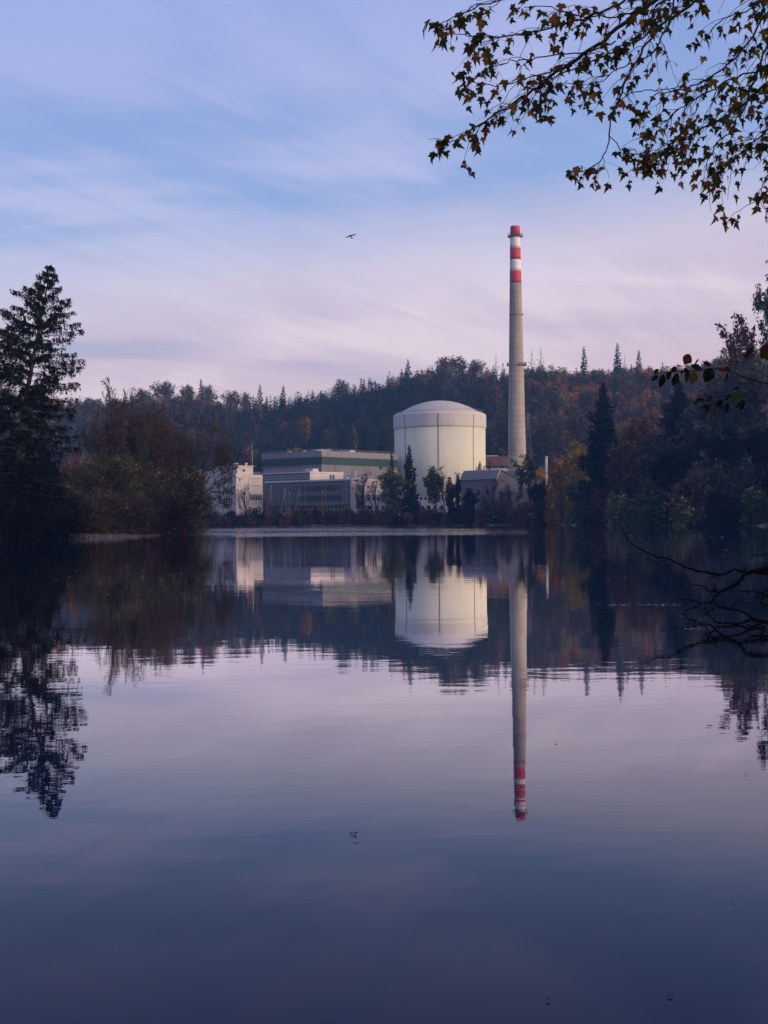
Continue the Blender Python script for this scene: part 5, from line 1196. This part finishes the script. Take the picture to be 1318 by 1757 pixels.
# ---------------------------------------------------------------- bird, a kite on the wing
def bird():
    c = at(602, 405, 167.0); import bmesh
    root = None
    # built head up (y), wings along x, then banked
    sec = [(-.80, -.055, .02, .02), (-.72, -.075, .05, .035), (-.55, -.07, .10, .05), (-.35, -.03, .13, .07), (-.18, .0, .14, .09), (-.07, .01, .14, .11), (0, .0, .16, .12)]
    sec = sec + [(-a, b, c_, d) for (a, b, c_, d) in sec[:-1][::-1]]
    Vb, Fb = [], []
    for (x, yc, fw, bk) in sec:
        th_ = .012 + .03 * (1 - abs(x) / .8); zz_ = .10 * (abs(x) / .8) ** 1.4
        Vb += [(x, yc + fw, zz_), (x, yc + .02, zz_ + th_), (x, yc - bk, zz_), (x, yc + .02, zz_ - th_)]
    for i in range(len(sec) - 1):
        for k in range(4): Fb.append((4 * i + k, 4 * i + (k + 1) % 4, 4 * i + 4 + (k + 1) % 4, 4 * i + 4 + k))
    Fb += [(0, 1, 2, 3), tuple(4 * (len(sec) - 1) + k for k in (3, 2, 1, 0))]
    b = MB(); b.add(Vb, Fb)
    rings = [(.30, .012, .0), (.27, .04, .0), (.20, .055, 0), (.05, .085, 0), (-.12, .07, 0), (-.25, .03, 0), (-.30, .07, -.0), (-.50, .13, 0)]
    n = 8; Vr, Fr = [], []
    for (y, r_, z_) in rings:
        fl_ = 1.0 if y > -.26 else .12
        for i in range(n):
            a = 6.2832 * i / n; Vr.append((r_ * math.cos(a), y, r_ * .8 * fl_ * math.sin(a) + z_))
    for k in range(len(rings) - 1):
        for i in range(n): Fr.append((k * n + i, k * n + (i + 1) % n, (k + 1) * n + (i + 1) % n, (k + 1) * n + i))
    Fr += [tuple(range(n)), tuple((len(rings) - 1) * n + i for i in range(n))]
    b.add(Vr, Fr)
    o_ = b.build('bird', plain('dark plumage', (.03, .022, .025), .8, 20, .3)); o_.location = tuple(c)
    # belly towards the camera, banked so the right wing is up, head up-left
    X_ = np.array([.93, .12, .34]); X_ /= np.linalg.norm(X_); Yv = np.array([-.40, .45, .62]); Yv -= X_ * (Yv @ X_); Yv /= np.linalg.norm(Yv); Zv = np.cross(X_, Yv)
    o_.rotation_euler = Matrix([[X_[0], Yv[0], Zv[0]], [X_[1], Yv[1], Zv[1]], [X_[2], Yv[2], Zv[2]]]).to_euler()
    tag(o_, 'dark bird gliding with spread wings alone in the open sky', 'bird')
bird()

# ---------------------------------------------------------------- floating specks and leaves
rng = np.random.default_rng(21); Cs = []
def flecks(n, px0, px1, y0, y1, sz_):
    for i in range(n):
        px, py = rng.uniform(px0, px1), rng.uniform(y0, y1); d_ = _fwd + (px - 659) / F * RIGHT + (878.5 - py) / F * UP
        if d_[2] >= 0: continue
        p_ = CAM + d_ * (2.0 / -d_[2]); Cs.append((p_[0], p_[1], .006, sz_ * rng.uniform(.5, 1.3) * p_[1] / 60))
flecks(26, 170, 350, 970, 1050, .06); flecks(12, 0, 170, 975, 1020, .05); flecks(22, 600, 1000, 960, 1010, .05); flecks(70, 960, 1318, 915, 945, .055); flecks(26, 1000, 1318, 950, 1020, .05)
flecks(12, 600, 1318, 1000, 1140, .05); flecks(8, 350, 700, 940, 1100, .05)
# foam line drifting at the right
for k in range(60):
    px = 1018 + 150 * rng.random() ** .7; py = 1038 + rng.normal() * .9 - (px - 1018) * .0; d_ = _fwd + (px - 659) / F * RIGHT + (878.5 - py) / F * UP; p_ = CAM + d_ * (2.0 / -d_[2]); Cs.append((p_[0], p_[1], .006, .022 * rng.uniform(.5, 1.6)))
for k in range(16):
    px = 1175 + 34 * rng.random(); py = 1078.5 + rng.normal() * .6; d_ = _fwd + (px - 659) / F * RIGHT + (878.5 - py) / F * UP; p_ = CAM + d_ * (2.0 / -d_[2]); Cs.append((p_[0], p_[1], .006, .018 * rng.uniform(.5, 1.5)))
Vf, Ff = [], []
for (x, y, z, s_) in Cs:
    m0 = len(Vf)
    for i in range(6):
        a = 6.2832 * i / 6 + rng.random() * .4; r_ = s_ * rng.uniform(.6, 1.2); Vf.append((x + r_ * math.cos(a), y + r_ * 1.2 * math.sin(a), z))
    Vf.append((x, y, z + s_ * .12)); Ff += [(m0 + i, m0 + (i + 1) % 6, m0 + 6) for i in range(6)]
tag(link('foam_flecks', tri_mesh('foam flecks', Vf, Ff, [plain('foam and fluff', (.45, .44, .44), .8, 5, .2)])), kind='stuff')

def leaf_poly(kind):
    if kind == 'maple':
        half = [(0, -.02), (.05, .02), (.20, -.10), (.17, .0), (.34, .02), (.26, .10), (.50, .30), (.33, .28), (.36, .38), (.22, .34), (.15, .36), (.20, .56), (.12, .55), (.10, .66), (0, .98)]
    else:
        half = [(0, 0), (.10, .06), (.22, .20), (.29, .38), (.29, .55), (.22, .72), (.12, .86), (0, 1.0)]
    return half + [(-x, y) for (x, y) in half[1:-1][::-1]]
def leaf_mesh(kind, fold=.16, curl=.2):
    P = leaf_poly(kind); n = len(P); V_ = [(x, y, abs(x) * fold - curl * y * y + .0) for x, y in P]; V_.append((0, .3, -.03))
    return np.array(V_), np.array([(i, (i + 1) % n, n) for i in range(n)])
LM, LTm = leaf_mesh('maple'); LB, LTb = leaf_mesh('beech', .22, .15)
M_mleaf = foliage_mat('maple leaf', (1, 1, 1), .55, 0); M_bleaf = foliage_mat('beech leaf', (1, 1, 1), .5, 0)
for i, (px, py, s_, rgb_) in enumerate([(941, 1720, .016, (.10, .08, .03)), (1157, 1711, .022, (.12, .13, .11)), (1086, 1578, .012, (.05, .05, .03)), (1211, 1246, .05, (.05, .035, .02)), (1255, 1548, .01, (.1, .1, .05)), (955, 1276, .025, (.04, .03, .02)), (1285, 1329, .025, (.1, .1, .1))]):
    d_ = _fwd + (px - 659) / F * RIGHT + (878.5 - py) / F * UP; p_ = CAM + d_ * (2.0 / -d_[2]); a = i * 1.3
    R_ = np.array([[math.cos(a), -math.sin(a), 0], [math.sin(a), math.cos(a), 0], [0, 0, 1]]); v = (LB * s_ * 1.6) @ R_.T; v[:, 2] = v[:, 2] * .3 + .012
    o_ = link('floating_leaf', tri_mesh('floating leaf', v, LTb, [M_bleaf], np.tile(rgb_, (len(v), 1)))); o_.location = (p_[0], p_[1], 0)
    tag(o_, ['small olive leaf floating near the bottom of the photo', 'pale grey green leaf floating near the bottom right corner', 'tiny dark leaf floating in the lower right water',
             'dark leaf floating on the pink water at the far right', 'tiny leaf speck floating in the lower right, close to the edge', 'dark speck of leaf floating right of the stack\'s reflection', 'pale leaf speck floating near the right edge'][i], 'leaf')

# ---------------------------------------------------------------- maple overhead, top right
def add_leaf(bag, rng, p, size, base, tri, col, down=1.0, flat=.5):
    """a leaf hanging from p: tip mostly downwards, blade turned any way"""
    tip = np.array([rng.normal() * .55, rng.normal() * .55, -down + rng.normal() * .35]); tip /= np.linalg.norm(tip)
    nrm = np.array([rng.normal() * .7, -1.0 + rng.normal() * .7, rng.normal() * .6]); nrm -= tip * (nrm @ tip); nrm /= np.linalg.norm(nrm) + 1e-9
    sd = np.cross(tip, nrm); V_ = base * size * np.array([rng.uniform(.8, 1.1), 1, rng.uniform(.5, 2.2)])
    W_ = p + V_[:, :1] * sd + V_[:, 1:2] * tip + V_[:, 2:3] * nrm
    bag['v'].append(W_); bag['t'].append(tri + bag['n']); bag['n'] += len(W_); bag['c'].append(np.tile(col, (len(W_), 1)))
def mcol(rng):
    u = rng.random()
    c = (.060, .064, .020) if u < .45 else (.14, .085, .022) if u < .72 else (.25, .10, .022) if u < .91 else (.38, .20, .035)
    return np.array(c) * math.exp(rng.normal() * .25)
def maple():
    rng = np.random.default_rng(8); D = 10.5
    trunk_base = np.array([7.2, 8.5, ground_z(7.2, 8.5) - .2])
    root = tag(empty('maple_tree', tuple(trunk_base)), 'maple at the near bank whose leafy boughs hang into the top right of the sky', 'tree')
    fork = np.array([7.0, 9.0, 7.6])
    TP = np.array([trunk_base, trunk_base + (0.05, .1, 2.2), trunk_base + (-.05, .25, 4.6), fork, fork + (.3, .4, 2.5)])
    v, t_ = tube(TP, [.24, .19, .16, .12, .07], 10); link('trunk', tri_mesh('maple trunk', v - trunk_base, t_, [BARK], smooth=True), root)
    O = lambda L_, Y: [at(700 + x * .4689, y * .4689, Y) for x, y in L_]
    limbs = [   # (zoomed photo path from outside inwards to the tip), distance, base radius, leaf density
        ([(1090, -200), (985, -80), (905, 0), (840, 50), (740, 130), (640, 200), (545, 265), (460, 330), (380, 385), (300, 430), (215, 490), (130, 530)], 10.4, .034, 1.0),
        ([(1000, -150), (890, -60), (800, 0), (720, 40), (640, 70), (540, 95), (430, 130), (300, 140), (220, 130), (165, 118)], 10.0, .016, .9),
        ([(560, -60), (420, -20), (320, 5), (240, 30), (180, 60), (120, 90)], 9.8, .010, .8),
        ([(1200, -120), (1060, 0), (950, 75), (905, 120), (850, 200), (800, 290), (765, 380), (735, 490), (720, 575), (640, 625), (590, 640)], 10.8, .020, .8),
        ([(1000, -40), (920, 60), (840, 150), (700, 210), (560, 270), (430, 350), (330, 420), (240, 480)], 10.6, .014, .9),
        ([(1420, -100), (1318, 40), (1240, 160), (1150, 250), (1060, 310), (980, 330), (905, 350), (870, 400)], 11.0, .016, 1.0),
        ([(1500, 60), (1400, 150), (1318, 290), (1200, 400), (1090, 465), (1000, 520), (950, 575), (900, 600)], 11.3, .022, 1.9),
        ([(1470, -50), (1360, 80), (1300, 200), (1260, 320), (1210, 430), (1160, 500), (1100, 575), (1085, 620)], 10.9, .018, 1.8),
        ([(1560, 150), (1450, 280), (1380, 380), (1318, 470), (1240, 540), (1180, 590), (1150, 640)], 11.5, .018, 2.1),
        ([(1560, 350), (1440, 480), (1380, 570), (1320, 650), (1290, 730)], 11.2, .016, 2.2),
        ([(1400, -150), (1318, -40), (1260, 30), (1180, 60), (1110, 110), (1070, 160)], 10.5, .012, 1.0),
        ([(1480, 100), (1370, 200), (1280, 260), (1180, 290), (1080, 350), (990, 400), (930, 460), (890, 510)], 11.1, .014, 1.4),
        ([(760, 150), (660, 190), (560, 200), (450, 220), (380, 225), (330, 240), (290, 262)], 10.3, .008, .7),
        ([(620, 215), (520, 260), (400, 300), (300, 310), (240, 305), (195, 278)], 10.5, .007, .6),
        ([(1050, -80), (880, 20), (760, 60), (640, 60), (520, 30), (430, 20)], 10.2, .012, 1.0),
        ([(760, 380), (850, 330), (930, 330), (1000, 320)], 10.8, .006, .6),
        ([(740, 500), (800, 560), (900, 570), (1000, 545)], 10.8, .006, .5),
        ([(980, -60), (960, 80), (900, 180), (830, 230), (760, 260), (690, 300), (600, 320)], 10.6, .010, .8),
    ]
    for (P2, Y, r0, dens) in limbs:
        P = np.array(O(P2, Y)); P = CAM + (P - CAM) * (1 + np.linspace(rng.uniform(-.03, .06), rng.uniform(-.05, .05), len(P)))[:, None]
        wv = []; bag = dict(v=[], t=[], c=[], n=0)
        inside = 1 if r0 < .011 else 0
        if not inside: P = np.vstack([fork + rng.normal(size=3) * .08, (fork + P[0]) / 2 + np.array([0, 0, .25]), P])
        n = len(P); m_ = 4; Q = []
        for i in range(n - 1):
            p0, p1, p2, p3 = P[max(i - 1, 0)], P[i], P[i + 1], P[min(i + 2, n - 1)]
            for j in range(m_):
                s_ = j / m_; Q.append(.5 * (2 * p1 + (p2 - p0) * s_ + (2 * p0 - 5 * p1 + 4 * p2 - p3) * s_ ** 2 + (3 * p1 - p0 - 3 * p2 + p3) * s_ ** 3))
        Q.append(P[-1]); Q = np.array(Q); Q[1:] += rng.normal(size=(len(Q) - 1, 3)) * .008; nq = len(Q)
        wv.append(tube(Q, np.linspace(r0 * .78, .003, nq), 6))
        seg = np.linalg.norm(np.diff(Q, axis=0), axis=1); cum = np.concatenate([[0], np.cumsum(seg)]); Lt = cum[-1]
        nt_ = int(Lt * 8.5 * dens)
        for j in range(nt_):
            s_ = Lt * (0.18 + .82 * rng.random() ** .8); k = min(np.searchsorted(cum, s_) - 1, nq - 2); k = max(k, 0); q = Q[k] + (Q[k + 1] - Q[k]) * ((s_ - cum[k]) / seg[k])
            d_ = Q[k + 1] - Q[k]; d_ /= np.linalg.norm(d_); sd = rng.normal(size=3); sd -= d_ * (sd @ d_); sd /= np.linalg.norm(sd)
            sd[2] *= .6; dv = d_ * .8 + sd * .7 + np.array([0, 0, -.08]); dv /= np.linalg.norm(dv); tl = rng.uniform(.12, .40)
            u = np.linspace(0, 1, 6); tw = q + dv * (tl * u)[:, None] + np.array([0, 0, 1]) * (rng.normal() * .06 - .10 * u ** 2 * tl)[:, None] if False else q + dv * (tl * u)[:, None]
            tw[:, 2] += -.16 * tl * u ** 2 + .10 * tl * np.sin(u * 3.1); tw[1:] += rng.normal(size=(5, 3)) * .007
            wv.append(tube(tw, np.linspace(.0035, .0016, 6), 4))
            if rng.random() < .16: continue          # some twigs already bare
            for e in range(rng.integers(2, 6)):
                b_ = tw[rng.integers(2, 6)]; pet = np.array([rng.normal() * .05, rng.normal() * .05, -abs(rng.normal()) * .05]); tip = b_ + pet
                wv.append(tube([b_, b_ + pet * .6 + (0, 0, .008), tip], [.0012, .001, .001], 3))
                add_leaf(bag, rng, tip, rng.uniform(.050, .108), LM, LTm, mcol(rng))
        for e in range(7):
            b_ = Q[-1] + rng.normal(size=3) * .05; add_leaf(bag, rng, b_, rng.uniform(.06, .11), LM, LTm, mcol(rng))
        v, t_ = join(wv); bo = link('bough', tri_mesh('maple bough', v - trunk_base, t_, [BARK], smooth=True), root)
        if bag['v']: link('foliage', tri_mesh('maple foliage', np.vstack(bag['v']) - trunk_base, np.vstack(bag['t']), [M_mleaf], np.vstack(bag['c'])), bo)
maple()

# beech twig hanging in from the right edge
def beech():
    rng = np.random.default_rng(9); base = np.array([4.3, 2.3, ground_z(4.3, 2.3) - .1]); D = 6.2
    root = tag(empty('beech_sapling', tuple(base)), 'thin beech sapling whose orange and green leaved twig pokes in at the right edge', 'tree')
    Zp = lambda L_, Y=D: np.array([at(1100 + x * .1654, 580 + y * .1654, Y) for x, y in L_])
    K_ = np.array([base, base + (.0, .45, .75), base + (-.25, 1.25, 1.45), (base + (-.25, 1.25, 1.45) + at(1560, 690, D)) / 2 + (.1, 0, .12), at(1560, 690, D), at(1540, 560, D + .2), at(1560, 380, D + .5)])
    st = []
    for a_ in range(len(K_) - 1):
        p0, p1, p2, p3 = K_[max(a_ - 1, 0)], K_[a_], K_[a_ + 1], K_[min(a_ + 2, len(K_) - 1)]
        for b_ in range(5):
            q = b_ / 5; st.append(.5 * (2 * p1 + (p2 - p0) * q + (2 * p0 - 5 * p1 + 4 * p2 - p3) * q ** 2 + (3 * p1 - p0 - 3 * p2 + p3) * q ** 3))
    st = np.array(st + [K_[-1]]); st[1:] += rng.normal(size=(len(st) - 1, 3)) * .008
    v, t_ = tube(st, np.linspace(.024, .004, len(st)), 7); link('trunk', tri_mesh('beech stem', v - base, t_, [BARK], smooth=True), root)
    paths = [([(2780, 660), (1700, 560), (1318, 463), (1200, 425), (1100, 390), (950, 336), (800, 302), (650, 315), (500, 335), (400, 325), (330, 335), (230, 345), (150, 385)], .0062),
             ([(2660, 0), (1700, -20), (1318, 45), (1180, 165), (1100, 220), (1020, 262), (995, 300), (990, 345)], .0045),
             ([(1095, 395), (1040, 480), (1010, 545), (940, 590), (850, 640), (760, 655), (690, 660), (560, 650)], .0032),
             ([(980, 350), (880, 470), (820, 550), (770, 600)], .0022), ([(1318, 230), (1290, 330), (1280, 460)], .0022), ([(330, 335), (270, 300), (215, 300)], .0018), ([(520, 320), (470, 290), (360, 285), (290, 300)], .0018), ([(800, 302), (900, 330), (1000, 340)], .002),
             ([(1318, 500), (1220, 590), (1100, 640), (1000, 650)], .0016), ([(560, 300), (575, 250), (600, 215)], .0016)]
    wv = []
    for L_, r_ in paths:
        P = Zp(L_); P[:, 1] += rng.normal(size=len(P)).cumsum() * .01; wv.append(tube(P, np.linspace(r_, r_ * .35, len(P)), 5))
    v, t_ = join(wv); link('bough', tri_mesh('beech twigs', v - base, t_, [BARK], smooth=True), root)
    g_, o_, b_, y_ = (.016, .024, .010), (.14, .042, .018), (.05, .03, .016), (.09, .06, .018)
    # (x, y of the leaf's base, x, y of its tip, relative width, colour) in the enlarged photo
    LV_ = [(500, 165, 455, 275, .8, o_), (180, 320, 130, 380, .6, b_), (225, 370, 208, 525, .6, g_), (180, 390, 105, 445, .5, g_), (300, 340, 272, 440, .5, g_), (370, 300, 310, 350, .7, g_), (375, 360, 335, 505, .5, g_),
           (490, 340, 470, 440, .5, g_), (560, 350, 525, 485, .75, y_), (500, 400, 455, 460, .4, b_), (515, 290, 640, 310, .5, g_), (600, 215, 555, 275, .25, b_), (645, 250, 730, 285, .55, b_), (730, 310, 670, 465, .75, g_),
           (735, 330, 740, 400, .35, b_), (870, 310, 805, 345, .6, o_), (860, 310, 940, 325, .5, b_), (530, 235, 480, 265, .5, o_), (375, 290, 420, 290, .4, b_), (440, 320, 500, 360, .7, g_), (425, 330, 420, 375, .5, g_),
           (1165, 95, 1080, 170, .35, g_), (1170, 110, 1060, 210, .35, g_), (1110, 205, 1100, 245, .5, y_), (1318, 60, 1255, 215, .7, b_), (1320, 120, 1300, 235, .7, y_), (990, 235, 1000, 265, .6, g_),
           (1060, 610, 940, 610, .5, y_), (1060, 640, 980, 740, .4, g_), (1075, 650, 1030, 760, .3, g_), (1020, 520, 960, 535, .6, g_), (940, 600, 860, 640, .6, g_), (900, 670, 880, 790, .5, g_), (850, 650, 780, 700, .6, g_),
           (760, 720, 762, 800, .5, o_), (745, 610, 670, 650, .7, b_), (660, 640, 560, 640, .35, g_), (690, 690, 620, 740, .4, g_), (800, 660, 830, 740, .5, b_), (720, 680, 660, 780, .3, g_), (600, 650, 540, 690, .3, g_),
           (1080, 410, 1100, 440, .7, y_), (905, 360, 870, 460, .25, g_), (1000, 560, 1040, 570, .5, b_), (900, 620, 950, 660, .6, y_)]
    bag = dict(v=[], t=[], c=[], n=0)
    for (x0, y0, x1, y1, wd, c_) in LV_:
        dy = rng.normal() * .03; A_, B_ = Zp([(x0, y0)], D + dy)[0], Zp([(x1, y1)], D + dy + rng.normal() * .012)[0]; ax = B_ - A_; ln = np.linalg.norm(ax); ax /= ln
        nr = np.array([rng.normal() * .3, -1, rng.normal() * .3]); nr -= ax * (nr @ ax); nr /= np.linalg.norm(nr); sd = np.cross(ax, nr)
        V_ = LB * ln * np.array([wd / .58, 1, 1]); W_ = A_ + V_[:, :1] * sd + V_[:, 1:2] * ax + V_[:, 2:3] * nr
        bag['v'].append(W_); bag['t'].append(LTb + bag['n']); bag['n'] += len(W_); bag['c'].append(np.tile(np.array(c_) * math.exp(rng.normal() * .15), (len(W_), 1)))
    link('foliage', tri_mesh('beech foliage', np.vstack(bag['v']) - base, np.vstack(bag['t']), [M_bleaf], np.vstack(bag['c'])), root)
beech()

# ---------------------------------------------------------------- air
m, t, out = material('evening haze'); v_ = t.nodes.new('ShaderNodeVolumePrincipled')
v_.inputs['Color'].default_value = (0.28, 0.56, 1.0, 1); v_.inputs['Density'].default_value = 0.00019; v_.inputs['Anisotropy'].default_value = 0.0
t.links.new(v_.outputs[0], out.inputs['Volume'])
hz = MB(); hz.box((0, 0), (1, 0), (0, 1), -660, 660, -180, 1180, -3.2, 175); ho = hz.build('haze', m); tag(ho, kind='stuff')
